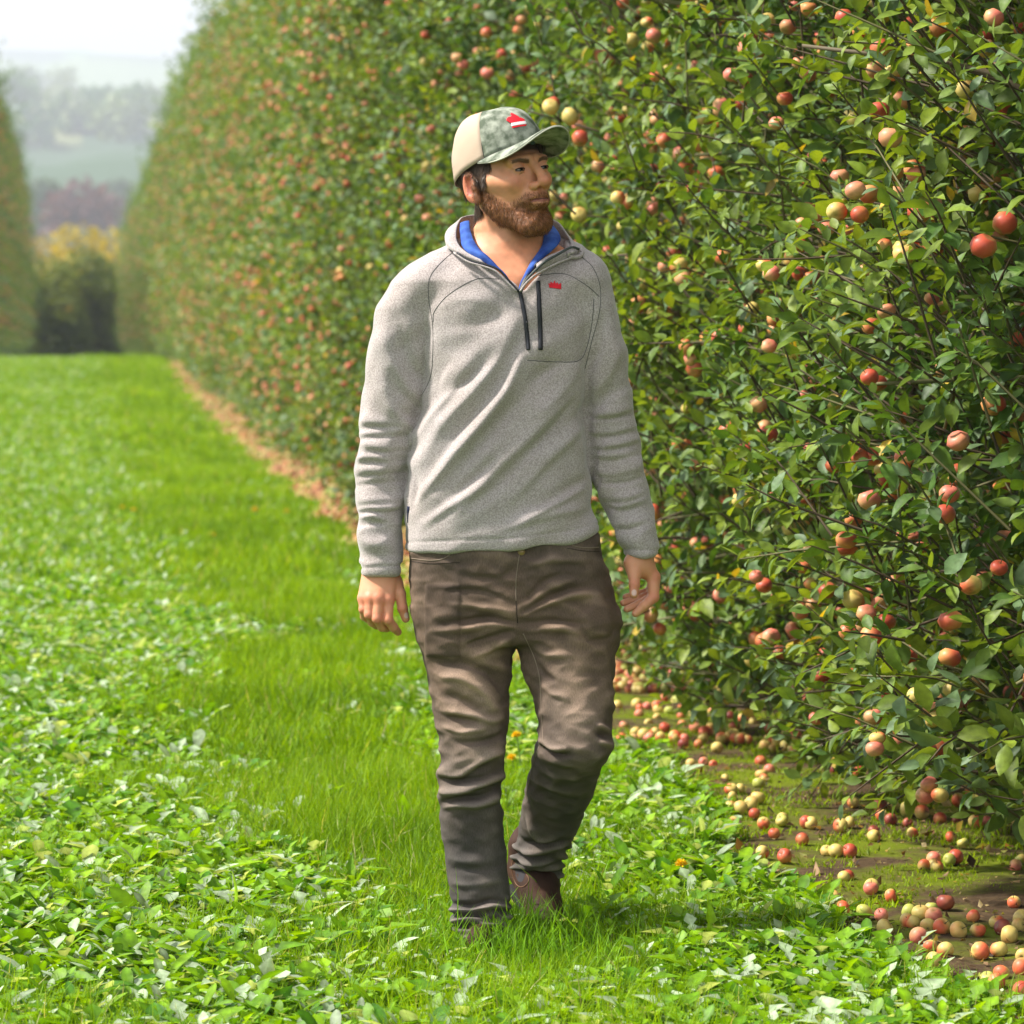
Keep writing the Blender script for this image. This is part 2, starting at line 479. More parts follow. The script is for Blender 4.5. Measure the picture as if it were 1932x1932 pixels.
def wood_mesh(seed, W, hi=True):
    r = np.random.default_rng(seed + 50)
    zs = np.array([-.05, .06, .25, .6, 1.5, 3, 4.6, 5.6]); lean = r.normal(0, .05, 2)
    tr = np.stack([lean[0] * zs + r.normal(0, .02, 8), lean[1] * zs + r.normal(0, .02, 8), zs], -1); tr[:2, :2] = 0
    rad = [.085, .062, .050, .045, .038, .028, .016, .006]
    pts = smooth_poly(tr, 20); rr = np.interp(np.linspace(0, 7, 20), np.arange(8), rad) * (1 + .08 * r.normal(size=20))
    T = Geo(); T.add(*tube(pts, rr, 10), (1, .95, .9))
    L = W
    for q in range(34 if hi else 12):
        z0 = r.uniform(.30, 5.2); p0 = np.array([np.interp(z0, tr[:, 2], tr[:, 0]), np.interp(z0, tr[:, 2], tr[:, 1]), z0])
        a = r.uniform(0, 6.28); wv = np.interp(z0, WZ, WW) * r.uniform(.75, 1.08)
        o = np.array([math.cos(a), math.sin(a) * 1.1, 0]); rise = r.uniform(-.1, .55) if z0 > .7 else r.uniform(-.25, .15)
        mid = p0 + o * wv * .45 + [0, 0, rise * .6 + .08]; end = p0 + o * wv + [0, 0, rise]
        kink = r.normal(0, .05, 3)
        L.add(*tube(smooth_poly([p0, mid + kink, end], 8), np.linspace(r.uniform(.013, .022), .005, 8), 6), (.14, .135, .055) if r.random() < .6 else (.11, .085, .05))
    a = T.mesh('trunk'); a.materials.append(M['bark'])
    b = L.mesh('branches'); b.materials.append(M['twig'])
    return a, b

def apple_mass(seed, n, lo=True, side=None, zmin=.3):
    r = np.random.default_rng(seed + 99); G = Geo()
    kinds = list(APPLE_KINDS.values()); T = [apple_geo(r, 6, 8, kinds[i], False) for i in (1, 2, 3, 3, 3, 3, 4, 4, 4)]
    P, D, f = crown_points(r, n, zmin, shell=.22, side=side)
    for i, (tv, tf, tc_) in enumerate(T):
        s = np.arange(i, n, len(T))
        R = frames(rand_dirs(r, len(s)), np.array([[.1, .1, 1.]]).repeat(len(s), 0))
        G.add(*stamp(tv, tf, P[s] + D[s] * .03, R, r.uniform(.022, .029, len(s)), np.ones((len(s), 3)), tc_))
    me = G.mesh('apples'); me.materials.append(M['apple']); return me

def apple_spots(seed, n, zlo, zhi):
    """spots for single apples on the side of the crown that faces the grass (-x) and the camera (-y)"""
    r = np.random.default_rng(seed + 7)
    P, D, f = crown_points(r, n * 6, zlo, shell=.12, side=math.pi * 1.12)
    keep = P[:, 2] < zhi; P = P[keep][:n]; D = D[keep][:n]
    for i in range(2, len(P), 3):            # pairs and trios hang together
        P[i] = P[i - 1] + r.normal(0, .028, 3); D[i] = D[i - 1]
    return P + D * .045

HI = [];
for s in (101, 202, 303):
    cm, W = crown_mesh(s, True); tm, bm_ = wood_mesh(s, W, True)
    HI.append((cm, tm, bm_, apple_mass(s, 680)))
LO = []
for s in (11, 22, 33):
    cm, W = crown_mesh(s, False, autumn=.0); tm, bm_ = wood_mesh(s, W, False)
    LO.append((cm, tm, bm_, apple_mass(s, 620)))

_kinds = ['yellow', 'orange', 'orange', 'orange', 'red', 'red', 'pink', 'pink', 'pink', 'pink']
def place_tree(x, y, rot, var, label, group, hi, apples=0, sc=(1, 1, 1), zhi=3.0):
    root = obj('apple_tree', None, loc=(x, y, float(ground_z(y)) - .01)); root.rotation_euler = (0, 0, rot); root.scale = sc
    tag(root, label, 'apple tree', group)
    c, t, b, ap = var
    obj('trunk', t, parent=root); obj('branches', b, parent=root); obj('crown', c, parent=root)
    m_ = obj('apples', ap, parent=root); tag(m_, kind='stuff')
    if apples:
        r = np.random.default_rng(int(y * 100))
        P = apple_spots(int(y * 10), apples, .25, zhi)
        for p in P:
            # spots are given facing the alley: undo the tree's own turn
            v = Matrix.Rotation(-rot, 3, 'Z') @ Vector(p)
            k = _kinds[int(r.integers(len(_kinds)))]
            a = obj('apple', APPLES[k][int(r.integers(2))], parent=root, loc=v)
            a.rotation_euler = (r.normal(0, .5), r.normal(0, .5), r.uniform(0, 6.28)); s_ = r.uniform(1.0, 1.35); a.scale = (s_, s_, s_)
    return root

ORD = ['nearest', 'second nearest', 'third nearest', 'fourth nearest', 'fifth nearest', 'sixth nearest', 'seventh nearest', 'eighth nearest', 'ninth nearest', 'tenth nearest']
_rt = np.random.default_rng(31)
y = 8.55; n = 0
ROW_X = 2.80
place_tree(ROW_X + .25, 7.15, .4, HI[1], 'dense green apple tree just past the right edge of the picture, nearest of all', 'apple trees in the long right row', True, 0)
while y < 150:
    hi = y < 27
    var = (HI if hi else LO)[n % 3]
    rot = (n * 2.4) % 6.28 if n else 0.3
    if n < 10: lab = f'{ORD[n]} laden apple tree in view in the row behind the man, on the right'
    else: lab = 'apple tree far down the right row, blending into the long hedge of leaves'
    s_ = _rt.uniform(.95, 1.06)
    place_tree(ROW_X + _rt.normal(0, .09), y, rot, var, lab, 'apple trees in the long right row', hi, 62 if y < 17 else (30 if y < 20 else 0), (s_ * _rt.uniform(.94, 1.12), s_, s_ * _rt.uniform(.87, 1.06)), 1.7 + y * .1)
    y += 1.42 if y < 27 else (1.55 if y < 90 else 2.2); n += 1
y = 84.0; n = 0
while y < 150:
    rot = (n * 2.1) % 6.28
    s_ = _rt.uniform(.97, 1.08)
    place_tree(-2.75 + _rt.normal(0, .07), y, rot, LO[(n + 1) % 3], 'tall apple tree in the dim row at the left edge beyond the grass', 'apple trees in the left row', False, 0, (s_ * 1.1, s_ * 1.1, s_ * 1.28))
    y += 1.8; n += 1

# ------------------------------------------------------------------ bushes closing the far end of the alley, hedgerow trees on the hills
def bush_mesh(name, seed, rx, ry, h, n, ls, cA, cB, lobes=12, trunk=False):
    r = np.random.default_rng(seed); G = Geo()
    cen = np.stack([r.uniform(-.6, .6, lobes) * rx, r.uniform(-.5, .5, lobes) * ry, np.linspace(.10, .78, lobes) * h], -1)
    rad = r.uniform(.32, .55, lobes) * np.minimum(rx, h * .6)
    q = r.integers(0, lobes, n); d = rand_dirs(r, n)
    P = cen[q] + d * (rad[q] * (1 - .45 * r.random(n) ** 2))[:, None]
    P[:, 2] = np.abs(P[:, 2]) + .02
    R = frames(rand_dirs(r, n), d + r.normal(0, .5, (n, 3)))
    k = np.clip(.5 + .5 * vnoise(P / max(rx, 1), .8, seed + 3, 2) + r.normal(0, .2, n), 0, 1)[:, None]
    C = np.array(cA) * (1 - k) + np.array(cB) * k
    G.add(*stamp(LEAF_LO[0], LEAF_LO[1], P, R, r.uniform(.7, 1.3, n) * ls, C))
    me = G.mesh(name); me.materials.append(M['leaf'])
    T = Geo()
    for i in range(lobes):
        b0 = np.array([cen[i, 0] * .15, cen[i, 1] * .15, -.1]); T.add(*tube(smooth_poly([b0, cen[i] * [.5, .5, .45], cen[i] + [0, 0, rad[i] * .5]], 6), np.linspace(.05, .012, 6) * h / 4, 6), (.10, .075, .05))
    tm = T.mesh('stems'); tm.materials.append(M['twig'])
    return me, tm
def place_bush(name, x, y, mesh, label, cat, group=None, z=None, sc=1.0, rot=0.0):
    root = obj(name, None, loc=(x, y, float(ground_z(y)) - .02 if z is None else z)); tag(root, label, cat, group)
    root.scale = (sc, sc, sc); root.rotation_euler = (0, 0, rot)
    obj('foliage', mesh[0], parent=root); obj('stems', mesh[1], parent=root)
    return root
DG = bush_mesh('foliage', 1, 2.2, 1.6, 4.6, 9000, .20, (.060, .10, .012), (.17, .21, .02))
YB = bush_mesh('foliage', 2, 2.6, 1.8, 4.8, 5200, .20, (.24, .20, .025), (.46, .36, .04))
BB = bush_mesh('foliage', 3, 2.2, 1.8, 5.0, 5200, .20, (.20, .17, .06), (.42, .33, .14))
place_bush('hedge_bush', -1.15, 152, DG, 'dark green bush closing the far end of the alley, left of the pair', 'bush', 'dark bushes at the alley end', sc=.9)
place_bush('hedge_bush', 1.25, 153.5, DG, 'dark green bush closing the far end of the alley, right of the pair', 'bush', 'dark bushes at the alley end', rot=2.1)
place_bush('hedge_bush', 3.6, 154, DG, 'dark green bush behind the far end of the right apple row', 'bush', 'dark bushes at the alley end', rot=4.1)
place_bush('hedge_bush', -3.9, 154, DG, 'dark green bush behind the far end of the left apple row', 'bush', 'dark bushes at the alley end', rot=1.1)
place_bush('autumn_bush', 1.7, 165, YB, 'bright yellow autumn bush showing above the dark bushes at the alley end', 'bush', sc=1.34)
place_bush('autumn_bush', -1.6, 168, BB, 'brownish autumn bush above the dark bushes at the alley end', 'bush', sc=1.2)
FT = [bush_mesh('foliage', 40 + i, 9, 8, 15, 2600, 1.5, a, b) for i, (a, b) in enumerate([((.030, .065, .02), (.08, .12, .03)), ((.085, .028, .03), (.13, .05, .045)), ((.10, .12, .03), (.22, .20, .05))])]
def far_tree(px, Y, top_py, kind, label, cat='tree', group=None):
    X = (px - 140) / FPX * Y
    ztop = H_EYE + (560 - top_py) / FPX * Y; s_ = 1.0
    z0 = ztop - 15.5
    return place_bush('hill_tree', X, Y, FT[kind], label, cat, group, z=z0, rot=px)
def hill_tree_on(px, Y, kind, label, sc=1.0, group=None):
    X = (px - 140) / FPX * Y
    # stand on the ground sheet: cast down on it
    z = float(hill_z(X, Y)) - .4
    return place_bush('hill_tree', X, Y, FT[kind], label, 'tree', group, z=z, sc=sc, rot=px)
_g = bpy.data.objects['ground']; _gbvh = BVHTree.FromPolygons([v.co for v in _g.data.vertices], [p.vertices for p in _g.data.polygons])
def hill_z(X, Y):
    h = _gbvh.ray_cast(Vector((X, Y, 900)), Vector((0, 0, -1)))
    return h[0].z if h[0] else ground_z(Y)
hill_tree_on(172, 700, 1, 'big rounded dark purple copper tree on the valley side', 1.35)
hill_tree_on(238, 720, 0, 'dark green tree right of the purple copper tree on the valley side', 1.0)
hill_tree_on(112, 690, 2, 'yellow green tree on the valley side, lower left of the copper tree', .8)
hill_tree_on(205, 600, 0, 'broad green tree low in the valley just above the yellow bush', 1.0)
hill_tree_on(135, 590, 0, 'round green tree low in the valley above the alley end, left side', .75)
hill_tree_on(72, 600, 2, 'pale olive tree low in the valley at the left', .8)
hill_tree_on(262, 650, 0, 'green tree in the valley beside the right apple row', .9)
hill_tree_on(95, 850, 0, 'small faded green tree on the hillside above left of the copper tree', .9)
hill_tree_on(218, 900, 0, 'small faded green tree on the hillside above right of the copper tree', .9)
hill_tree_on(60, 780, 0, 'faded green tree on the hillside beside the left apple row', 1.0)
_rf = np.random.default_rng(77)
def far_wood():
    G = Geo()
    for _ in range(1300):
        Y = _rf.uniform(480, 2750); X = _rf.uniform(-.05, .045) * Y * 2.0 - 0
        if vnoise(np.array([[X, Y * .6, 0]]), .0045, 8, 2)[0] < .05: continue
        z = hill_z(X, Y); n = 80; hh = _rf.uniform(8, 16)
        d = rand_dirs(_rf, n); P = d * np.array([hh * .6, hh * .6, hh * .5]) * (1 - .3 * _rf.random((n, 1))) + [X, Y, z + hh * .5]
        c = np.array((.045, .12, .025)) * (1 - (k := _rf.random())) + np.array((.15, .20, .04)) * k
        G.add(*stamp(LEAF_LO[0], LEAF_LO[1], P, frames(rand_dirs(_rf, n), d), np.full(n, hh * .42), np.tile(c, (n, 1)) * _rf.uniform(.8, 1.2, (n, 1))))
    tag(obj('far_woods', G.mesh('far_woods'), M['leaf']), kind='stuff')
far_wood()

# ------------------------------------------------------------------ haze over the valley: a closed box round the whole scene
def build_haze():
    x0, x1, y0, y1, z0, z1 = -1750, 1750, -60, 5300, -60, 420
    V = np.array([(x, y, z) for x in (x0, x1) for y in (y0, y1) for z in (z0, z1)])
    F = np.array([(0, 1, 3, 2), (4, 6, 7, 5), (0, 4, 5, 1), (2, 3, 7, 6), (0, 2, 6, 4), (1, 5, 7, 3)])
    m = bpy.data.materials.new('haze'); m.use_nodes = True; nt = m.node_tree; nt.nodes.clear()
    v = nt.nodes.new('ShaderNodeVolumePrincipled'); v.inputs['Density'].default_value = HAZE
    v.inputs['Color'].default_value = (.86, .92, 1, 1); v.inputs['Anisotropy'].default_value = .2
    o = nt.nodes.new('ShaderNodeOutputMaterial'); nt.links.new(v.outputs[0], o.inputs['Volume'])
    tag(obj('haze', new_mesh('haze', V, F, smooth=False), m), kind='stuff')
HAZE = .00046
build_haze()

# ------------------------------------------------------------------ grass, broad-leaved weeds, moss, litter
BLADE = leaf_template([0, .35, .7, 1], [.028, .026, .018, .001], .0, .35)
BLADE_LO = leaf_template([0, .55, 1], [.05, .045, .003], .0, .35)
def weed_mask(P):
    X, Y = P[:, 0], P[:, 1]
    n_ = .16 * np.sin(Y * .9) + .10 * np.sin(Y * 2.3 + X * 3) + .12 * np.sin(Y * .37 + 1)
    left = 1 / (1 + np.exp((X - .50 - n_) / .08))
    right = 1 / (1 + np.exp(-(X - 1.32 - n_ * .6) / .07))
    right *= np.clip(1.3 - np.abs(Y - 8) / 9, .25, 1)
    k = np.maximum(left, right)
    return np.clip(k + (Y < 7.4) * .75, 0.02, 1)

def sod_area(r, n, y0, y1, xl=-1.2, power=1.0):
    Y = y0 + (y1 - y0) * r.random(n) ** power
    lim = soil_edge(Y) + r.normal(0, .035, n) - .01
    X = xl * np.clip(Y / 16, .8, 3) + (lim - xl * np.clip(Y / 16, .8, 3)) * r.random(n)
    return np.stack([X, Y, ground_z(Y)], -1)

def grass_field():
    r = np.random.default_rng(1); G = Geo()
    for (y0, y1, n, T, l0, l1, wm) in ((5.6, 11, 120000, BLADE, .05, .12, .85), (11, 19, 110000, BLADE_LO, .05, .115, 1.0), (19, 36, 90000, BLADE_LO, .06, .12, 1.8), (36, 76, 70000, BLADE_LO, .07, .13, 3.4)):
        P = sod_area(r, n, y0, y1)
        wk = weed_mask(P); keep = r.random(n) > wk * .28; P = P[keep]; wk = wk[keep]; m_ = len(P)
        d = np.stack([r.normal(0, .38, m_), r.normal(0, .38, m_), np.ones(m_)], -1)
        tuft = np.clip(.5 + .6 * vnoise(P, 1.3, 12, 2), 0, 1.2)
        L = r.uniform(l0, l1, m_) * (.6 + .7 * tuft) * (1 - .25 * wk) * (1 - .60 * np.exp(-(((P[:, 0] - .97) / .24) ** 2 + ((P[:, 1] - 7.93) / .42) ** 2)))
        R = frames(d, rand_dirs(r, m_) * [1, 1, .15])
        wd = r.uniform(.8, 1.5, m_) * .055 * wm
        k = np.clip(r.normal(.55, .3, m_) + .35 * vnoise(P, .5, 13, 2), 0, 1)[:, None]
        C = np.array((.095, .20, .002)) * (1 - k) + np.array((.235, .375, .003)) * k
        dry = (r.random(m_) < .03)[:, None]; C = np.where(dry, np.array((.38, .36, .16)), C)
        G.add(*stamp(T[0], T[1], P - [0, 0, .004], R, np.stack([wd * (.1 / .1), L, L], -1) if T is BLADE else np.stack([wd, L, L], -1), C))
    # long coarse tufts round the man's boots
    n = 1500; a = r.uniform(0, 6.28, n); q = np.abs(r.normal(0, .34, n)); P = np.stack([.98 + q * np.cos(a) * .8, 7.93 + q * np.sin(a), 0 * a], -1); P[:, 2] = -.004
    d = np.stack([r.normal(0, .35, n), r.normal(0, .35, n), np.ones(n)], -1)
    L = r.uniform(.05, .12, n); L[:60] *= 1.7; C = np.array((.12, .25, .008)) * r.uniform(.7, 1.6, (n, 1))
    G.add(*stamp(BLADE[0], BLADE[1], P, frames(d, rand_dirs(r, n) * [1, 1, .15]), np.stack([np.full(n, .06), L, L * 1.4], -1), C))
    n = 420; P = np.stack([r.normal(.93, .085, n), r.normal(7.80, .075, n), np.full(n, -.004)], -1)
    d = np.stack([r.normal(0, .35, n), r.normal(0, .35, n), np.ones(n)], -1); L = r.uniform(.04, .085, n); C = np.array((.10, .22, .004)) * r.uniform(.6, 1.6, (n, 1))
    G.add(*stamp(BLADE[0], BLADE[1], P, frames(d, rand_dirs(r, n) * [1, 1, .15]), np.stack([np.full(n, .06), L, L * 1.4], -1), C))
    tag(obj('grass', G.mesh('grass'), M['grass']), 'short bright green grass of the mown alley', kind='stuff')
grass_field()

W1 = leaf_template([0, .22, .36, .44, .56, .64, .78, .90, 1], [.018, .04, .15, .05, .22, .09, .27, .14, 0], .45, .55)
W2 = leaf_template([0, .2, .4, .6, .8, .93, 1], [.02, .05, .14, .19, .20, .12, 0], .22, .5)
W3 = leaf_template([0, .5, 1], [.03, .18, .0], .2, .45)
def weeds():
    r = np.random.default_rng(2); G = Geo()
    for (y0, y1, n, hi, sc) in ((5.6, 11, 27000, True, .40), (11, 19, 22000, True, .46), (19, 36, 18000, False, .7), (36, 76, 14000, False, 1.0)):
        P = sod_area(r, n, y0, y1)
        keep = r.random(n) < weed_mask(P) * (.95 if y0 < 19 else .8); P = P[keep]; m_ = len(P)
        nl = 6 if hi else 4
        s = np.repeat(np.arange(m_), nl); k = np.tile(np.arange(nl), m_)
        az = r.uniform(0, 6.28, m_)[s] + k * 2.4 + r.normal(0, .3, len(s)); rise = r.uniform(.25, 3.0, len(s))
        d = np.stack([np.cos(az), np.sin(az), rise], -1)
        up = np.stack([-np.cos(az) * rise, -np.sin(az) * rise, np.ones(len(s))], -1) + r.normal(0, .75, (len(s), 3))
        kind = (vnoise(P, .6, 15, 2) > r.normal(0, .5, m_))
        L = r.uniform(.055, .125, len(s)) * np.exp(r.normal(0, .30, m_))[s] * (1 + .55 * (r.random(m_) < .07))[s] * sc; L = np.minimum(L, .088 * max(1, sc))
        pale = ((r.random(len(s)) < .13) | (r.random(m_)[s] < .14))[:, None]
        kk = np.clip(r.normal(.5, .3, len(s)), 0, 1)[:, None]
        C = np.array((.045, .135, .004)) * (1 - kk) + np.array((.175, .31, .004)) * kk
        C = np.where(pale, np.array((.27, .34, .21)) * r.uniform(.7, 1.35, (len(s), 1)), C)  # some leaves greyed pale: gloss of the sky put into their colour
        R = frames(d, up); base = P[s] + d * .008 - [0, 0, .004]
        for T, sel in (((W1 if hi else W3), kind[s]), ((W2 if hi else W3), ~kind[s])):
            q = np.where(sel)[0]
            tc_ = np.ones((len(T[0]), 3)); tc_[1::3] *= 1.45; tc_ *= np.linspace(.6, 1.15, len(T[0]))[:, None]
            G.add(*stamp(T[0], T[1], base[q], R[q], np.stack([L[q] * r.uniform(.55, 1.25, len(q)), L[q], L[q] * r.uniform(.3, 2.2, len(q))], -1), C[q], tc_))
    tag(obj('broadleaf_weeds', G.mesh('broadleaf_weeds'), M['weed']), 'dandelion and dock leaves covering the wheel tracks', kind='stuff')
weeds()

def moss_and_litter():
    r = np.random.default_rng(3); n = 110000
    Y = 6 + 12 * r.random(n) ** 1.2; X = soil_edge(Y) + (3.6 - soil_edge(Y)) * r.random(n)
    P = np.stack([X, Y, ground_z(Y) + .010], -1)
    P = P[(vnoise(P, .7, 17, 3) + .35 * vnoise(P, 4, 18, 1) > .02)]; m_ = len(P)
    d = np.stack([r.normal(0, .5, m_), r.normal(0, .5, m_), np.ones(m_)], -1)
    C = np.array((.19, .28, .006)) * r.uniform(.6, 1.4, (m_, 1)); L = r.uniform(.010, .026, m_)
    G = Geo(); G.add(*stamp(BLADE_LO[0], BLADE_LO[1], P, frames(d, rand_dirs(r, m_)), np.stack([L * 2.2, L, L], -1), C))
    tag(obj('moss', G.mesh('moss'), M['grass']), 'yellow green moss patches on the bare strip', kind='stuff')
    n = 20000; Y = 6 + 40 * r.random(n) ** 1.6; X = soil_edge(Y) - .05 + (3.5 - soil_edge(Y)) * r.random(n)
    P = np.stack([X, Y, ground_z(Y) + r.uniform(.012, .028, n)], -1)
    d = rand_dirs(r, n) * [1, 1, .35]
    pal = np.array([(.16, .09, .045), (.09, .05, .028), (.30, .19, .10), (.34, .26, .12), (.05, .03, .02), (.22, .22, .05)])
    C = pal[r.integers(0, 6, n)] * r.uniform(.7, 1.2, (n, 1)); L = r.uniform(.008, .022, n); L[::7] *= 2.2
    G = Geo(); G.add(*stamp(LEAF_LO[0], LEAF_LO[1], P, frames(d, np.array([[0, 0, 1.]]) + r.normal(0, .4, (n, 3))), np.stack([L, L, L * r.uniform(-2, 2, n)], -1), C))
    tag(obj('leaf_litter', G.mesh('leaf_litter'), M['grass']), 'brown dead leaves and crumbs scattered on the soil', kind='stuff')
moss_and_litter()

# ------------------------------------------------------------------ windfall apples on the bare strip
WIND = """1165,1410,d 1010,1450,g 1060,1455,y 1105,1435,g 1000,1490,o 1025,1497,o 1115,1466,p 1285,1470,r 1150,1515,o 1090,1510,y 1220,1530,y
1305,1530,o 1385,1495,o 1410,1518,d 1440,1550,y 1480,1510,y 1495,1480,y 1050,1555,p 1100,1600,o 1165,1615,o 1115,1660,y 1315,1620,o 1395,1612,o
1345,1735,g 1385,1750,r 1405,1715,o 1490,1785,r 1495,1690,o 1500,1640,y 1460,1410,o 845,1350,p 680,1390,y 720,1440,o 815,1450,g 890,1465,p
905,1520,y 380,1195,o 475,1210,r 550,1140,r 655,1190,y 695,1190,y 755,1190,r 430,1115,r 385,1070,o 465,1050,y 255,1065,o 345,1030,r 285,1005,y
330,985,y 240,995,o 245,925,o 250,955,y 360,960,y 565,1065,r 715,1080,o 755,1065,y 860,1125,o 770,980,o 885,995,d 940,995,y 930,1055,d 1000,1010,g
1065,1022,o 1070,975,y 1145,960,g 1220,970,o 1270,935,o 1290,970,g 1355,975,o 1295,1065,o 1190,1130,o 1240,1155,g 1210,1215,r 1060,910,d 965,895,g
375,860,y 105,730,r 185,745,y 390,735,y 440,720,o 510,755,o 530,700,o 560,712,o 40,730,d 200,670,y 230,700,y 260,655,r 240,612,d 30,610,r 80,600,o
35,645,r 165,590,o 325,620,o 145,550,g 10,545,g 480,690,y -95,760,r -60,700,o -130,690,y -40,660,r -110,640,o -75,615,y -20,590,g -150,600,p"""
KN = {'g': 'green', 'y': 'yellow', 'o': 'orange', 'r': 'red', 'p': 'pink', 'd': 'dark'}
KW = {'g': 'yellow green', 'y': 'pale yellow', 'o': 'orange flushed', 'r': 'bright red', 'p': 'pinkish', 'd': 'dark red'}
ORN = ['leftmost', 'second from left', 'third from left', 'fourth from left', 'fifth from left', 'sixth from left', 'seventh from left', 'eighth from left', 'ninth from left', 'tenth from left', 'eleventh from left', 'twelfth from left', 'thirteenth from left', 'fourteenth from left']
def windfalls():
    r = np.random.default_rng(4); items = []
    for s in WIND.split():
        cx, cy, k = s.split(','); px = (1348 + float(cx) / 2.147) / 1.06; py = (1148 + float(cy) / 2.147) / 1.06
        sc = r.uniform(.82, 1.2); p = on_ground(px, py, .0225 * sc * .8 + .012)
        items.append((p, k, sc, float(cx), float(cy)))
    zones = {}
    for it in items:
        cx, cy = it[3], it[4]
        z = ('in the near weed edge heap' if cx < 1260 else 'by the lower right corner') if cy > 1280 else \
            ('on brown soil beside weeds' if cx < 620 else 'among moss under the nearest tree') if cy > 880 else \
            'on soil behind near branches'
        zones.setdefault((z, it[1]), []).append(it)
    for (z, k), L in zones.items():
        L.sort(key=lambda i: i[3])
        for i, (p, _, sc, _, _) in enumerate(L):
            put(p, k, sc, r, f"{KW[k]} windfall apple {z}" + (f", {ORN[i]} of that colour" if len(L) > 1 else ", the only one that colour"), 'windfall apples on the near soil')
    n = 0
    while n < 78:
        Y = 7.3 + 4.2 * r.random(); X = soil_edge(Y) + .06 + r.random() * 1.15
        if n % 2 and n > 2: X, Y = last[0] + r.normal(0, .07), last[1] + r.normal(0, .09)
        if X < soil_edge(Y) + .03: continue
        last = (X, Y); n += 1; k = 'ggyyyoooorpd'[int(r.integers(12))]; sc = r.uniform(.72, 1.08)
        put(np.array([X, Y, ground_z(Y) + .0205 * sc * .8 + .012]), k, sc, r, 'small stray windfall apple scattered on the mossy soil between the near heaps', 'stray windfall apples between the heaps')
    n = 0
    while n < 116:
        Y = 11.4 + 4.0 * r.random() ** 1.2; X = soil_edge(Y) + .08 + r.random() ** .9 * 1.15
        if n % 3 and n > 2: X, Y = last[0] + r.normal(0, .09), last[1] + r.normal(0, .12)
        if X < soil_edge(Y) + .03: continue
        last = (X, Y); n += 1
        k = 'gyyyoooorpp'[int(r.integers(11))]; sc = r.uniform(.8, 1.2)
        put(np.array([X, Y, ground_z(Y) + .0225 * sc * .8 + .012]), k, sc, r, 'small windfall apple lying on the strip beyond the man, under the blurred trees', 'windfall apples farther along the strip')
    G = Geo(); n = 6000
    T = [apple_geo(r, 6, 8, APPLE_KINDS[k], False) for k in ('green', 'yellow', 'orange', 'red', 'pink')]
    Y = 13 + 55 * r.random(n) ** 1.35; X = soil_edge(Y) + .02 + 1.2 * r.random(n) ** 1.3
    P = np.stack([X, Y, ground_z(Y) + .03], -1)
    for i, (tv, tf, tc_) in enumerate(T):
        s = np.arange(i, n, 5); G.add(*stamp(tv, tf, P[s], frames(rand_dirs(r, len(s)), rand_dirs(r, len(s))), np.full(len(s), .024), np.full((len(s), 3), .72), tc_))
    tag(obj('distant_windfalls', G.mesh('distant_windfalls'), M['apple']), 'blurred line of fallen apples along the far strip', kind='stuff')
def put(p, k, sc, r, label, group):
    o = obj('windfall_apple', APPLES[KN[k]][int(r.integers(2))], loc=p)
    o.rotation_euler = (r.normal(0, .9), r.normal(0, .9), r.uniform(0, 6.28)); o.scale = (sc, sc, sc)
    tag(o, label, 'apple', group)
windfalls()

# ------------------------------------------------------------------ dandelions
M['petal'] = mat('dandelion_petal', (.85, .55, .01), .6, .2); M['stalk'] = mat('dandelion_stalk', (.14, .22, .05), .5)
def dandelion(px, py, h, label, sc=1.0):
    p = on_ground(px, py, h)
    base = np.array([p[0] + .01, p[1] + .01, ground_z(p[1])]); r = np.random.default_rng(int(px))
    root = obj('dandelion', None, loc=base); tag(root, label, 'flower', 'yellow dandelions in the grass')
    q = p - base; G = Geo(); n = 90
    a = r.uniform(0, 6.28, n); e = r.uniform(.05, 1.2, n); d = np.stack([np.cos(a) * np.cos(e), np.sin(a) * np.cos(e), np.sin(e)], -1)
    G.add(*stamp(BLADE_LO[0], BLADE_LO[1], np.tile(q, (n, 1)), frames(d, rand_dirs(r, n)), np.tile([[.06 * sc, .017 * sc, .012]], (n, 1)), np.ones((n, 3))))
    obj('flower_head', G.mesh('flower_head'), M['petal'], root)
    v, f = tube(smooth_poly([(0, 0, 0), q * .5 + [.006, 0, 0], q], 7), .0022, 6); obj('stalk', new_mesh('stalk', v, f), M['stalk'], root)
dandelion(975, 1389, .15, 'small yellow dandelion standing between the legs of the man')
dandelion(966, 1432, .10, 'faded orange dandelion just below the yellow one between the legs')
dandelion(1285, 1632, .07, 'yellow dandelion in the weeds left of the bare soil')
dandelion(481, 963, .07, 'blurred yellow dandelion in mid grass, brightest left of the man', 1.6)
dandelion(541, 966, .07, 'blurred yellow dandelion in mid grass, closest to the fallen apples', 1.3)
dandelion(231, 958, .07, 'blurred yellow dandelion far left, left of a close pair', 1.2)
dandelion(252, 963, .07, 'blurred yellow dandelion far left, right of a close pair', 1.3)
dandelion(405, 1010, .06, 'small blurred yellow dandelion below the row of three in mid grass', .9)

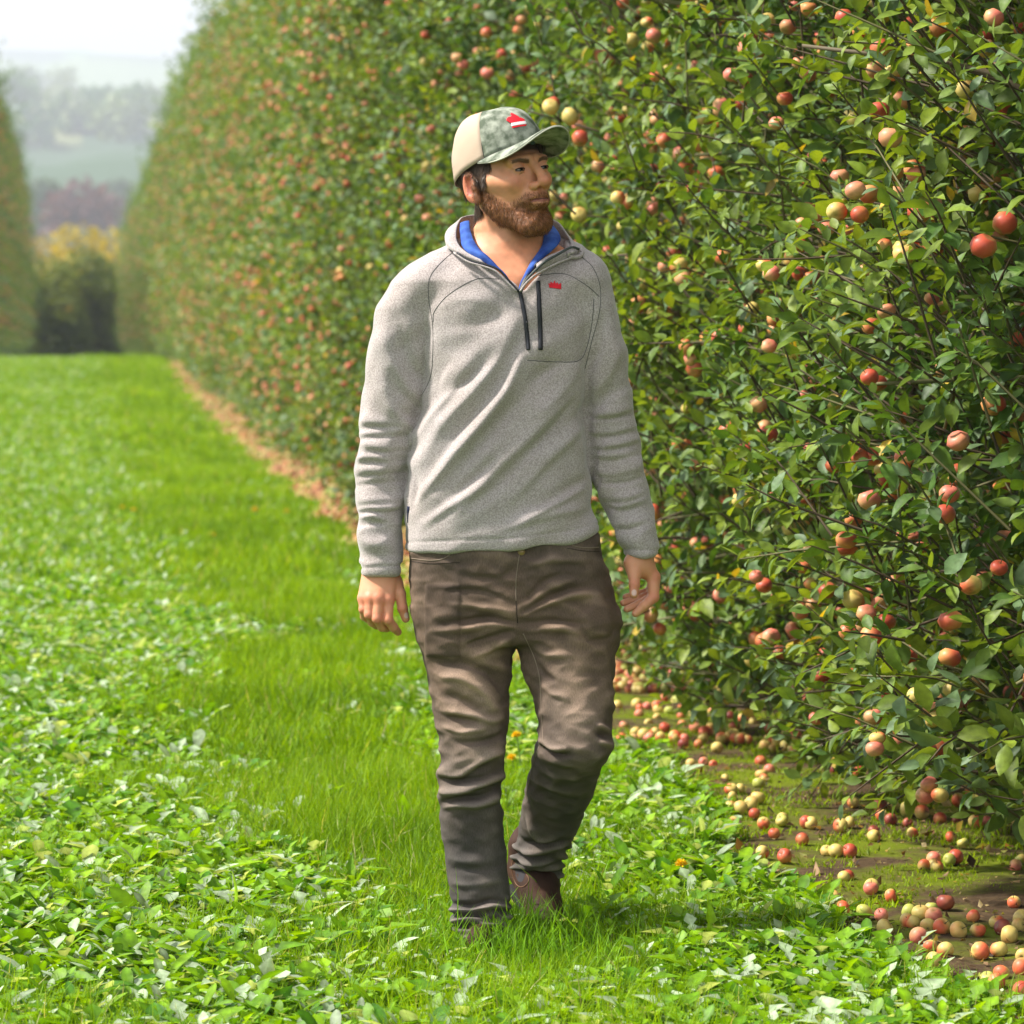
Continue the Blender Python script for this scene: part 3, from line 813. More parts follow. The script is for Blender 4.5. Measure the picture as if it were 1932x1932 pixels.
# ------------------------------------------------------------------ signed-distance modelling tools
def surface_nets(F, o, h):
    s = F < 0; nx, ny, nz = F.shape
    cnt = np.zeros((nx - 1, ny - 1, nz - 1), dtype=np.int8)
    for a in (0, 1):
        for b in (0, 1):
            for c in (0, 1): cnt += s[a:nx - 1 + a, b:ny - 1 + b, c:nz - 1 + c]
    mixed = (cnt > 0) & (cnt < 8); I = np.argwhere(mixed)
    idx = -np.ones(mixed.shape, dtype=np.int64); idx[mixed] = np.arange(len(I))
    acc = np.zeros((len(I), 3)); num = np.zeros(len(I))
    cor = [(a, b, c) for a in (0, 1) for b in (0, 1) for c in (0, 1)]
    val = {c: F[I[:, 0] + c[0], I[:, 1] + c[1], I[:, 2] + c[2]] for c in cor}
    for a in cor:
        for ax in range(3):
            if a[ax] == 0:
                b = list(a); b[ax] = 1; b = tuple(b)
                m_ = (val[a] < 0) != (val[b] < 0)
                t = val[a][m_] / (val[a][m_] - val[b][m_])
                p = np.tile(np.array(a, dtype=float), (m_.sum(), 1)); p[:, ax] += t
                acc[m_] += p; num[m_] += 1
    V = (I + acc / num[:, None]) * h + np.array(o)
    Q = []
    for ax in range(3):
        sl0 = [slice(None)] * 3; sl1 = [slice(None)] * 3
        sl0[ax] = slice(0, -1); sl1[ax] = slice(1, None)
        e = np.argwhere(s[tuple(sl0)] != s[tuple(sl1)])
        u, v = [(1, 2), (2, 0), (0, 1)][ax]
        ok = (e[:, u] > 0) & (e[:, v] > 0) & (e[:, u] < F.shape[u] - 1) & (e[:, v] < F.shape[v] - 1); e = e[ok]
        def cell(du, dv):
            q = e.copy(); q[:, u] += du; q[:, v] += dv; return idx[q[:, 0], q[:, 1], q[:, 2]]
        f = np.stack([cell(-1, -1), cell(0, -1), cell(0, 0), cell(-1, 0)], -1)
        flip = ~s[tuple(sl0)][e[:, 0], e[:, 1], e[:, 2]]
        f[flip] = f[flip][:, ::-1]; Q.append(f)
    return V, np.concatenate(Q)

def laplace(V, F, it, k=.5):
    e = np.concatenate([F[:, [0, 1]], F[:, [1, 2]], F[:, [2, 3]], F[:, [3, 0]]]); n = len(V)
    deg = np.bincount(e.ravel(), minlength=n)[:, None]
    for _ in range(it):
        A = np.stack([np.bincount(e[:, 0], V[e[:, 1], c], n) + np.bincount(e[:, 1], V[e[:, 0], c], n) for c in range(3)], -1)
        V = V * (1 - k) + k * A / np.maximum(deg, 1)
    return V

def normals(V, F):
    a = np.cross(V[F[:, 2]] - V[F[:, 0]], V[F[:, 3]] - V[F[:, 1]])
    nn = np.zeros_like(V)
    for c in range(4):
        for x in range(3): nn[:, x] += np.bincount(F[:, c], a[:, x], len(V))
    return nn / (np.linalg.norm(nn, axis=1)[:, None] + 1e-12)

def grid(lo, hi, h):
    ax = [np.arange(l, u + h, h, dtype=np.float32) for l, u in zip(lo, hi)]
    return np.stack(np.meshgrid(*ax, indexing='ij'), -1)

def cone(P, a, b, ra, rb):
    a = np.asarray(a, dtype=np.float32); b = np.asarray(b, dtype=np.float32); d = b - a
    t = np.clip(((P - a) @ d) / max(float(d @ d), 1e-9), 0, 1)
    return np.sqrt(((P - a - t[..., None] * d) ** 2).sum(-1)) - (ra + (rb - ra) * t)
def ell(P, c, r):
    r = np.asarray(r, dtype=np.float32); q = (P - np.asarray(c, dtype=np.float32)) / r
    k = np.sqrt((q ** 2).sum(-1)) + 1e-6; g = np.sqrt(((q / r) ** 2).sum(-1)) + 1e-6
    return k * (k - 1) / g
def smin(a, b, k):
    h = np.clip(.5 + .5 * (b - a) / k, 0, 1); return b * (1 - h) + a * h - k * h * (1 - h)
def smax(a, b, k): return -smin(-a, -b, k)

def S(px, py, d=0.0):
    """pixel of the 1932 px photograph -> point in the man's own frame, d metres behind his middle"""
    s = (7.996 + d) / 7.996
    return np.array([((px - 966) * s + 26) / 842, d, H_EYE - (py - 560) * s / 842 - .0005])
def pxy(V):
    """man-frame point -> photograph pixel"""
    s = (7.996 + V[:, 1]) / 7.996
    return np.stack([(V[:, 0] * 842 - 26) / s + 966, (H_EYE - V[:, 2]) * 842 / s + 560], -1)

def loft(P, keys, p=2.3, ztop=None, zbot=None, k=.01):
    """column whose outline is read off rows (py, x_left, x_right, y_centre, half_depth)"""
    K = np.array(keys, dtype=float); z = (1790 - K[:, 0]) / 842; o = np.argsort(z); z = z[o]; K = K[o]
    cx = ((K[:, 1] + K[:, 2]) / 2 - 940) / 842; hx = (K[:, 2] - K[:, 1]) / 2 / 842
    Z = P[0, 0, :, 2]
    f = lambda v: np.interp(Z, z, v)[None, None, :].astype(np.float32)
    X, Y = P[..., 0] - f(cx), P[..., 1] - f(K[:, 3]); a, b = f(hx), f(K[:, 4])
    q = (np.abs(X / a) ** p + np.abs(Y / b) ** p) ** (1 / p)
    d = (q - 1) * np.minimum(a, b)
    d = smax(d, P[..., 2] - (z[-1] if ztop is None else ztop), k); d = smax(d, (z[0] if zbot is None else zbot) - P[..., 2], k)
    return d

def seg_dist(Q, line):
    line = np.asarray(line, dtype=float); best = np.full(len(Q), 1e9); bt = np.zeros(len(Q)); sg = np.zeros(len(Q))
    L = np.concatenate([[0], np.cumsum(np.linalg.norm(np.diff(line, axis=0), axis=1))])
    for i in range(len(line) - 1):
        a, b = line[i], line[i + 1]; d = b - a
        t = np.clip(((Q - a) @ d) / max(d @ d, 1e-9), 0, 1); v = Q - a - t[:, None] * d
        dd = np.linalg.norm(v, axis=1); m_ = dd < best
        best[m_] = dd[m_]; bt[m_] = (L[i] + t[m_] * (L[i + 1] - L[i])) / L[-1]
        sg[m_] = np.sign(d[0] * v[m_, 1] - d[1] * v[m_, 0])
    return best, bt, sg

def folds(V, Nn, strokes, front=True):
    """push vertices in and out along drawn folds: (line, width px, height mm); a ridge falls off steeply on its lower side"""
    Q = pxy(V); disp = np.zeros(len(V))
    for line, w_, amp in strokes:
        L = smooth_poly(np.array(line, dtype=float), 14)
        lo, hi_ = L.min(0) - 4 * w_, L.max(0) + 4 * w_
        sel = np.where(((Q > lo) & (Q < hi_)).all(1))[0]
        if not len(sel): continue
        d, t, s = seg_dist(Q[sel], L)
        tap = np.clip(np.sin(np.pi * np.clip(t * .96 + .02, 0, 1)), 0, 1) ** .6
        ww = np.where(s > 0, w_ * .75, w_ * 1.25)
        disp[sel] += amp * .001 * tap * np.exp(-(d / ww) ** 2)
    if front: disp *= np.clip(.25 - Nn[:, 1] * 1.3, 0, 1)
    return disp

# ------------------------------------------------------------------ the man
MAN = obj('person', None, loc=(8.00 * math.sin(YAW) * .9995 - .0316 * math.cos(YAW) + .0001, 8.00 * math.cos(YAW) * .9995 + .0316 * math.sin(YAW) - .0, 0), rotz=-YAW)
# the frame above is centred on column 940 of the picture, 26 px left of the optical axis
MAN.location = Vector((math.sin(YAW), math.cos(YAW), 0)) * 7.996 - Vector((math.cos(YAW), -math.sin(YAW), 0)) * (26 / 842)
tag(MAN, 'bearded man in cap, grey fleece and brown jeans walking on the grass, looking right', 'person')

def c1(x, y): return ((850 + x / 4.83) / 1.06, (180 + y / 4.83) / 1.06)
def c2(x, y): return ((680 + x / 2.841) / 1.06, (400 + y / 2.841) / 1.06)
def c3(x, y): return ((680 + x / 2.841) / 1.06, (1050 + y / 2.841) / 1.06)
def c4(x, y): return ((800 + x / 3.45) / 1.06, (1400 + y / 3.45) / 1.06)
def c8(x, y): return ((860 + x / 5.682) / 1.06, (420 + y / 5.682) / 1.06)
def hL(x, y): return ((690 + x / 9.66) / 1.06, (1100 + y / 9.66) / 1.06)
def hR(x, y): return ((1200 + x / 11.365) / 1.06, (1090 + y / 11.365) / 1.06)

# head frame
HS = 1.10; HPSI = math.radians(38); HPIT = math.radians(11); HROLL = math.radians(5.5)
HO = Vector(S(954, 336, -.03))
HR = (Matrix.Rotation(HPSI, 3, 'Z') @ Matrix.Rotation(HPIT, 3, 'X').transposed() @ Matrix.Rotation(-HROLL, 3, 'Y'))
HRn = np.array(HR)
def to_head(P): return ((P - np.array(HO, dtype=np.float32)) @ HRn.astype(np.float32)) / HS
def from_head(Q): return np.asarray(Q) * HS @ HRn.T + np.array(HO)

def mirror(f): return smin(f(1), f(-1), .004)
def head_sdf(L):
    """head in its own frame: -y is forward"""
    X = L[..., 0]; ax = L.copy(); ax[..., 0] = np.abs(X)          # mirrored copy
    d = ell(L, (0, .018, .040), (.076, .096, .088))
    d = smin(d, ell(L, (0, -.022, -.020), (.064, .070, .080)), .03)
    d = smin(d, cone(ax, (.050, .006, -.048), (.018, -.060, -.106), .020, .020), .022)
    d = smin(d, ell(L, (0, -.063, -.107), (.027, .023, .021)), .018)
    d = smin(d, cone(ax, (.040, -.068, -.022), (.058, -.030, -.012), .017, .015), .016)      # cheekbone
    d = smin(d, cone(ax, (.009, -.091, .019), (.042, -.077, .018), .0105, .0100), .010)        # brow
    d = smin(d, ell(L, (0, -.080, -.060), (.028, .022, .024)), .012)                         # mouth mound
    # eye sockets
    d = smax(d, -ell(ax, (.030, -.100, .002), (.019, .021, .0125)), .008)
    # nose
    d = smin(d, cone(L, (0, -.090, .014), (0, -.119, -.030), .0074, .0105), .009)
    d = smin(d, ell(L, (0, -.116, -.034), (.0130, .012, .0105)), .006)
    d = smin(d, ell(ax, (.0138, -.100, -.038), (.0092, .012, .0085)), .005)
    d = smax(d, -ell(ax, (.0065, -.109, -.0465), (.0040, .007, .0042)), .003)
    # eyelids
    lid = ell(ax, (.031, -.0795, .001), (.0142, .0135, .0135))
    slit = ell(ax, (.031, -.0945, -.0012), (.0124, .016, .0025))
    d = smin(d, smax(lid, -slit, .0012), .004)
    d = smax(d, -(np.sqrt(((ax - np.array((.031, -.078, 0), dtype=np.float32)) ** 2).sum(-1)) - .0123), .0006)
    # lips
    d = smin(d, cone(ax, (0, -.0990, -.0615), (.025, -.086, -.0625), .0034, .0016), .004)
    d = smin(d, cone(ax, (0, -.0980, -.0695), (.021, -.088, -.0660), .0042, .0020), .004)
    d = smax(d, -cone(ax, (0, -.1040, -.0650), (.029, -.087, -.0632), .0022, .0016), .0018)
    d = smax(d, -ell(L, (0, -.104, -.080), (.016, .007, .005)), .006)
    # ears
    e = ell(ax, (.080, .018, -.010), (.0095, .020, .033))
    e = smax(e, -ell(ax, (.0885, .014, -.006), (.0080, .0125, .022)), .005)
    e = smin(e, cone(ax, (.080, .002, .000), (.083, .004, -.014), .0045, .0045), .004)
    e = smin(e, ell(ax, (.080, .006, -.036), (.006, .009, .010)), .006)
    d = smin(d, e, .008)
    return d

SKIN = np.array((.62, .285, .155)); RED = np.array((.55, .16, .095)); BEARD = np.array((.215, .080, .026)); HAIRC = np.array((.055, .032, .018))
def sm(x, a, b): return np.clip((x - a) / (b - a), 0, 1)
def beard_mask(L):
    x, y, z = np.abs(L[:, 0]), L[:, 1], L[:, 2]
    top = np.interp(y, [-.11, -.085, -.073, -.055, -.040, -.020, -.006], [-.050, -.050, -.056, -.062, -.050, -.026, .004])
    m_ = sm(top - z, -.007, .012) * sm(.010 - y, 0, .008)
    low = np.interp(y, [-.1, -.05, 0], [-.140, -.134, -.098]); m_ *= sm(z - low, -.004, .006)
    lips = (x < .023 - np.abs(z + .066) * .8) & (np.abs(z + .066) < .0060) & (y < -.082)
    m_ = np.where(lips, .12, m_)
    nose = (z > -.050) & (y < -.088) & (x < .022); m_ = np.where(nose, m_ * .0, m_)
    chinl = (x > .006) & (x < .020) & (np.abs(z + .079) < .006) & (y < -.085); m_ = np.where(chinl, m_ * .65, m_)
    return m_

def build_head():
    h = .0021
    P = grid((-.135, -.23, 1.415), (.19, .13, 1.90), h)
    L = to_head(P)
    d = head_sdf(L)
    neck = cone(P, S(958, 400, .015), S(955, 480, .02), .066, .072)
    neck = smin(neck, cone(P, S(925, 400, -.01), S(968, 530, -.068), .020, .013), .03)
    neck = smin(neck, cone(P, S(1000, 415, -.01), S(988, 530, -.070), .018, .013), .03)
    neck = smin(neck, ell(P, S(962, 452, -.050), (.018, .016, .020)), .02)
    chest = loft(P, [(440, 900, 1020, .02, .05), (480, 850, 1080, .01, .075), (520, 800, 1120, 0, .088), (560, 780, 1130, 0, .100), (600, 780, 1130, 0, .108)], 2.4)
    body = smin(neck, chest, .035)
    d = smin(d, body, .022)
    V, F = surface_nets(d, P[0, 0, 0], h)
    V = laplace(V, F, 2, .45); Nn = normals(V, F)
    Lv = to_head(V.astype(np.float32)).astype(float)
    b = beard_mask(Lv); V = V + Nn * (b * (.0022 + .0016 * vnoise(V, 45, 61, 2)))[:, None]
    k = np.clip(.5 + .5 * vnoise(V, 14, 62, 3), 0, 1)[:, None]
    C = SKIN * (.94 + .12 * k)
    x, y, z = np.abs(Lv[:, 0]), Lv[:, 1], Lv[:, 2]
    red = np.exp(-(((x - .045) / .016) ** 2 + ((z + .026) / .014) ** 2)) * (y < -.04) * .45 + np.exp(-((x / .016) ** 2 + ((z + .034) / .012) ** 2)) * (y < -.1) * .55
    red = np.maximum(red, sm(x, .078, .086) * .75 * (np.abs(z + .008) < .05) * (y > -.01))
    C = C * (1 - red[:, None]) + RED * red[:, None]
    inner = ((x > .079) & (np.abs(y - .013) < .011) & (np.abs(z + .006) < .019)); C[inner] = C[inner] * np.array((.50, .33, .30))
    C = C * (1 + .07 * vnoise(V, 60, 64, 2) + .05 * vnoise(V, 30, 65, 2))[:, None]
    lip = ((x < .0235) & (np.abs(z + .0660) < .0058 - x * .13) & (y < -.084))
    C[lip] = np.array((.36, .13, .095))
    brow = sm(.0045 - np.abs(z - (.0125 + .005 * np.sin((x - .012) * 70))), 0, .002) * (x > .012) * (x < .046) * (y < -.055)
    C = C * (1 - .8 * brow[:, None]) + HAIRC * .8 * brow[:, None]
    scalp = (sm(z, -.035, -.02) * (y > .035) + sm(z, .03, .04) * (y > -.085)).clip(0, 1) * (x < .080)
    C = C * (1 - scalp[:, None]) + HAIRC * scalp[:, None]
    bb = (b * .66)[:, None]; C = C * (1 - bb) + BEARD * bb
    neckred = (Lv[:, 2] < -.13)[:, None]; C = np.where(neckred, C * np.array((1.02, .93, .9)), C)
    return V, F, C, Nn, Lv, b

def fingers(P, chains, k=.0035):
    d = None
    for pts, rad in chains:
        for i in range(len(pts) - 1):
            e = cone(P, pts[i], pts[i + 1], rad[i], rad[i + 1])
            c_ = e if i == 0 else smin(c_, e, .004)
        d = c_ if d is None else smin(d, c_, k)
    return d

def hand_left():   # hand at the left of the picture: its back faces the camera, thumb beside the thigh
    h = .0014
    P = grid(np.minimum(S(660, 1215, -.07), S(660, 1215, .07)) - 0, np.array(S(785, 1040, .075)), h); P[..., 1] += -.0
    q = lambda x, y, d: S(*hL(x, y), d)
    K = [q(340, 930, -.012), q(480, 930, -.022), q(640, 935, -.026), q(830, 960, -.020)]
    palm = None; Wr = [q(480, 420, .010), q(600, 420, .006), q(740, 420, .004), q(880, 420, .008)]
    for a, b, r in zip(Wr, K, (.0125, .0135, .0140, .0140)):
        e = cone(P, a, b, .018, r); palm = e if palm is None else smin(palm, e, .014)
    palm = smin(palm, cone(P, q(680, 200, .008), q(700, 520, .006), .029, .027), .016)
    palm = smin(palm, ell(P, q(960, 720, .016), (.018, .018, .030)), .014)
    ch = [([K[0], q(345, 1150, -.020), q(365, 1290, .004), q(450, 1360, .020)], (.0105, .0098, .0090, .0080)),
          ([K[1], q(455, 1250, -.030), q(520, 1400, -.004), q(600, 1470, .018)], (.0118, .0108, .0098, .0086)),
          ([K[2], q(610, 1330, -.036), q(710, 1490, -.008), q(800, 1520, .016)], (.0124, .0114, .0104, .0090)),
          ([K[3], q(820, 1350, -.032), q(930, 1500, -.014), q(1015, 1590, .004)], (.0126, .0114, .0102, .0086))]
    f = fingers(P, ch, .0022)
    th = fingers(P, [([q(960, 640, .012), q(1060, 850, -.004), q(1105, 1130, -.012), q(1165, 1330, -.008)], (.0165, .0125, .0112, .0092))])
    d = smin(smin(palm, f, .007), th, .008)
    d = smax(d, -cone(P, q(1050, 1220, -.036), q(1150, 1300, -.034), .0, .0), .001)
    V, F = surface_nets(d, P[0, 0, 0], h); V = laplace(V, F, 1, .4)
    nail = [(q(1180, 1270, -.020), .0062)]
    kn = [q(330, 1140, -.03), q(455, 1260, -.042), q(610, 1335, -.048), q(825, 1350, -.044), q(1110, 1130, -.024)] + [p - [0, .010, 0] for p in K]
    return V, F, nail, kn

def hand_right():  # hand at the right of the picture: seen from the thumb side, fingers curling to the left
    h = .0014
    P = grid(S(1155, 1190, -.075), np.array(S(1265, 1025, .085)), h)
    q = lambda x, y, d: S(*hR(x, y), d)
    d = cone(P, q(930, 60, .005), q(930, 430, .005), .029, .029)
    d = smin(d, cone(P, q(930, 420, .0), q(1220, 720, .000), .024, .0150), .014)     # towards the index knuckle
    for (a, b, r) in ((.010, .018, .0135), (.022, .036, .0130), (.034, .050, .012)):
        d = smin(d, cone(P, q(960, 420, a), q(1235, 760 + (b - .018) * 1200, b), .020, r), .012)
    d = smin(d, cone(P, q(740, 420, -.006), q(790, 700, -.022), .020, .0145), .014)   # ball of the thumb
    th = fingers(P, [([q(785, 640, -.022), q(790, 900, -.034), q(775, 1120, -.040)], (.0135, .0120, .0098))])
    ch = [([q(1225, 740, .000), q(1225, 1190, -.012), q(1010, 1390, -.024), q(815, 1560, -.028)], (.0150, .0125, .0108, .0085)),
          ([q(1235, 780, .018), q(1215, 1180, .016), q(900, 1350, -.002), q(620, 1460, -.012)], (.0140, .0118, .0100, .0080)),
          ([q(1235, 800, .036), q(1180, 1120, .036), q(860, 1240, .016), q(540, 1320, .002)], (.0128, .0108, .0095, .0078)),
          ([q(1225, 800, .050), q(1120, 1060, .052), q(830, 1130, .034), q(590, 1180, .020)], (.0115, .0095, .0085, .0072))]
    f = fingers(P, ch, .0020)
    d = smin(smin(d, f, .006), th, .005)
    V, F = surface_nets(d, P[0, 0, 0], h); V = laplace(V, F, 1, .4)
    nail = [(q(785, 1085, -.052), .0068)]
    kn = [q(1290, 700, -.012), q(1240, 1200, -.024), q(790, 890, -.048)]
    return V, F, nail, kn

def skin_material():
    m = mat('skin', rough=.48, spec=.4, attr=True); b = m.node_tree.nodes['Principled BSDF']
    b.inputs['Subsurface Weight'].default_value = .25; b.inputs['Subsurface Radius'].default_value = (1, .35, .2); b.inputs['Subsurface Scale'].default_value = .006
    bump(m, 900, .12, .001, 4); return m
M['skin'] = skin_material()

def build_body():
    G = Geo(); V, F, C, Nn, Lv, b = build_head(); G.add(V, F, C)
    for V2, F2, nails, kn in (hand_left(), hand_right()):
        k = np.clip(.5 + .5 * vnoise(V2, 18, 63, 3), 0, 1)[:, None]; c = SKIN * (.92 + .14 * k)
        for p in kn:
            e = np.exp(-((np.linalg.norm(V2 - p, axis=1) - .004) / .012) ** 2)[:, None] * .45; c = c * (1 - e) + RED * e
        for p, r in nails:
            e = sm(r - np.linalg.norm((V2 - p) * [1, .45, .85], axis=1), 0, .0012)[:, None]; c = c * (1 - e) + np.array((.72, .48, .42)) * e
        G.add(V2, F2, c)
    # trunk, arms and legs inside the clothes, one coarse piece running on from the neck into both hands
    P = grid((-.36, -.16, -.0), (.40, .42, 1.50), .011)
    d = loft(P, [(540, 800, 1125, 0, .095), (650, 815, 1095, 0, .11), (800, 800, 1090, 0, .11), (950, 790, 1105, 0, .10), (1040, 790, 1115, 0, .105), (1180, 800, 1120, 0, .10)], 2.3)
    arms = ((S(785, 590, 0), S(720, 850, .02), S(716, 1075, .005)), (S(1100, 590, 0), S(1150, 830, .02), S(1209, 1045, .005)))
    for a, e, w_ in arms:
        d = smin(d, cone(P, a, e, .045, .038), .02); d = smin(d, cone(P, e, w_, .038, .026), .02)
    for a, e, w_ in ((S(880, 1180, 0), S(890, 1440, -.02), S(905, 1740, -.01)), (S(1060, 1180, 0), S(1082, 1400, -.09), S(1012, 1650, .285))):
        d = smin(d, cone(P, a, e, .06, .045), .03); d = smin(d, cone(P, e, w_, .045, .026), .01)
    V, F = surface_nets(d, P[0, 0, 0], .011); G.add(laplace(V, F, 2), F, SKIN)
    body = obj('body', G.mesh('body'), M['skin'], MAN)
    return body, Nn, Lv, b
BODY, HN, HLV, HB = build_body()
HV = np.array([v.co for v in BODY.data.vertices])[:len(HLV)]

# eyes
def build_eyes():
    m = mat('eye', rough=.12, spec=.6, attr=True)
    for s in (-1, 1):
        u = np.linspace(0, np.pi, 18); v = np.linspace(0, 2 * np.pi, 24, endpoint=False)
        V = np.array([(math.sin(a) * math.cos(b), -math.cos(a), math.sin(a) * math.sin(b)) for a in u for b in v])
        i = np.arange(17)[:, None] * 24; j = np.arange(24)[None, :]; F = np.stack([i + j, i + (j + 1) % 24, i + 24 + (j + 1) % 24, i + 24 + j], -1).reshape(-1, 4)
        g = np.array([.22 , -1, .0]); g /= np.linalg.norm(g); c = V @ g
        C = np.tile(np.array((.26, .21, .18)), (len(V), 1)); C[c > .86] = (.045, .040, .025); C[c > .965] = (.005, .005, .005)
        W = from_head(V * .0121 + [s * .031, -.078, 0]); obj('eye', new_mesh('eye', W, F, C), m, MAN)
build_eyes()
def lashes():
    m = mat('lash', (.030, .016, .010), .7)
    for s in (-1, 1):
        for up, rad in ((1, .0013), (-1, .0006)):
            dx = np.linspace(-.0118, .0118, 13); dz = up * .0028 * np.sqrt(np.clip(1 - (dx / .0124) ** 2, 0, 1)) - .0022
            yy = -.0795 - np.sqrt(.01385 ** 2 - dx ** 2 - dz ** 2)
            v, f = tube(from_head(np.stack([s * .031 + dx, yy - .0002, .001 + dz], -1)), rad, 5); obj('eyelash', new_mesh('eyelash', v, f), m, MAN)
lashes()
def mouth_line():
    bv = BVHTree.FromPolygons([v.co for v in BODY.data.vertices], [p.vertices[:] for p in BODY.data.polygons])
    dirn = Vector(HRn @ np.array([0, 1, 0])); pts = []
    for x in np.linspace(-.0255, .0255, 23):
        o = Vector(from_head([x, -.16, -.0652 + .0022 * (abs(x) / .0255) ** 2])); h = bv.ray_cast(o, dirn)
        if h[0] is not None: pts.append(np.array(h[0]) + np.array(dirn) * .0004)
    v, f = tube(pts, np.interp(np.linspace(-1, 1, len(pts)), [-1, 0, 1], [.0006, .0011, .0006]), 5); obj('mouth_line', new_mesh('mouth_line', v, f), mat('mouth_dark', (.055, .016, .010), .6), MAN)
mouth_line()

# hair, beard and eyebrows: many short tapered strands
M['hair'] = mat('hair', rough=.45, spec=.35, attr=True)
STRAND = (np.array([(-.5, 0, 0), (.5, 0, 0), (.32, .5, .05), (-.32, .5, .05), (.04, 1, .0), (-.04, 1, .0)], dtype=np.float32), np.array([(0, 1, 2, 3), (3, 2, 4, 5)]))
def strands(name, sel, per, length, width, lean, cols, seed, flat=.35, sz=.2):
    r = np.random.default_rng(seed); q = np.repeat(sel, per); n = len(q)
    P = HV[q] + r.normal(0, .0011, (n, 3)) - HN[q] * .0006
    ln = HRn @ np.array(lean); ln = np.tile(ln, (n, 1)) + r.normal(0, sz, (n, 3)); nn = HN[q]
    ln = ln - nn * (ln * nn).sum(1)[:, None]; ln /= np.linalg.norm(ln, axis=1)[:, None]
    d = ln + nn * r.uniform(.4, 1.4, (n, 1)) * flat
    L = r.uniform(.6, 1.3, n) * length
    k = r.random((n, 1)) ** 1.3; C = np.array(cols[0]) * (1 - k) + np.array(cols[1]) * k
    G = Geo(); G.add(*stamp(STRAND[0], STRAND[1], P, frames(d, nn + r.normal(0, .4, (n, 3))), np.stack([np.full(n, width), L, L], -1), C))
    return obj(name, G.mesh(name), M['hair'], MAN)
_r = np.random.default_rng(8)
bs = np.where((HB > .12) & (_r.random(len(HB)) < .8 * HB))[0]
strands('beard', bs, 2, .0075, .0007, (0, .10, -1), ((.065, .022, .008), (.36, .135, .038)), 1, flat=.40, sz=.35)
_x, _y, _z = np.abs(HLV[:, 0]), HLV[:, 1], HLV[:, 2]
bw = np.where((np.abs(_z - (.0130 + .004 * np.sin((_x - .012) * 70))) < .0034) & (_x > .012) & (_x < .047) & (_y < -.05))[0]
strands('eyebrow', bw[HLV[bw, 0] < 0][::2], 2, .007, .0004, (-1, 0, .25), ((.05, .03, .017), (.14, .075, .035)), 2, .3)
strands('eyebrow', bw[HLV[bw, 0] > 0][::2], 2, .007, .0004, (1, 0, .25), ((.05, .03, .017), (.14, .075, .035)), 3, .3)
hs = np.where(((_z > -.060) & (_z < .060) & (_y > .034) & (_x < .079)) | ((_y < .004) & (_y > -.028) & (_z > -.010 + (_y + .012) * .2) & (_z < .060) & (_x > .045) & (_x < .082)) | ((_z > .018) & (_z < .06) & (_y > -.04) & (_x > .05) & (_x < .08)))[0]
strands('hair', hs, 3, .019, .0010, (0, .35, -1), ((.030, .018, .011), (.13, .075, .042)), 4, .30)

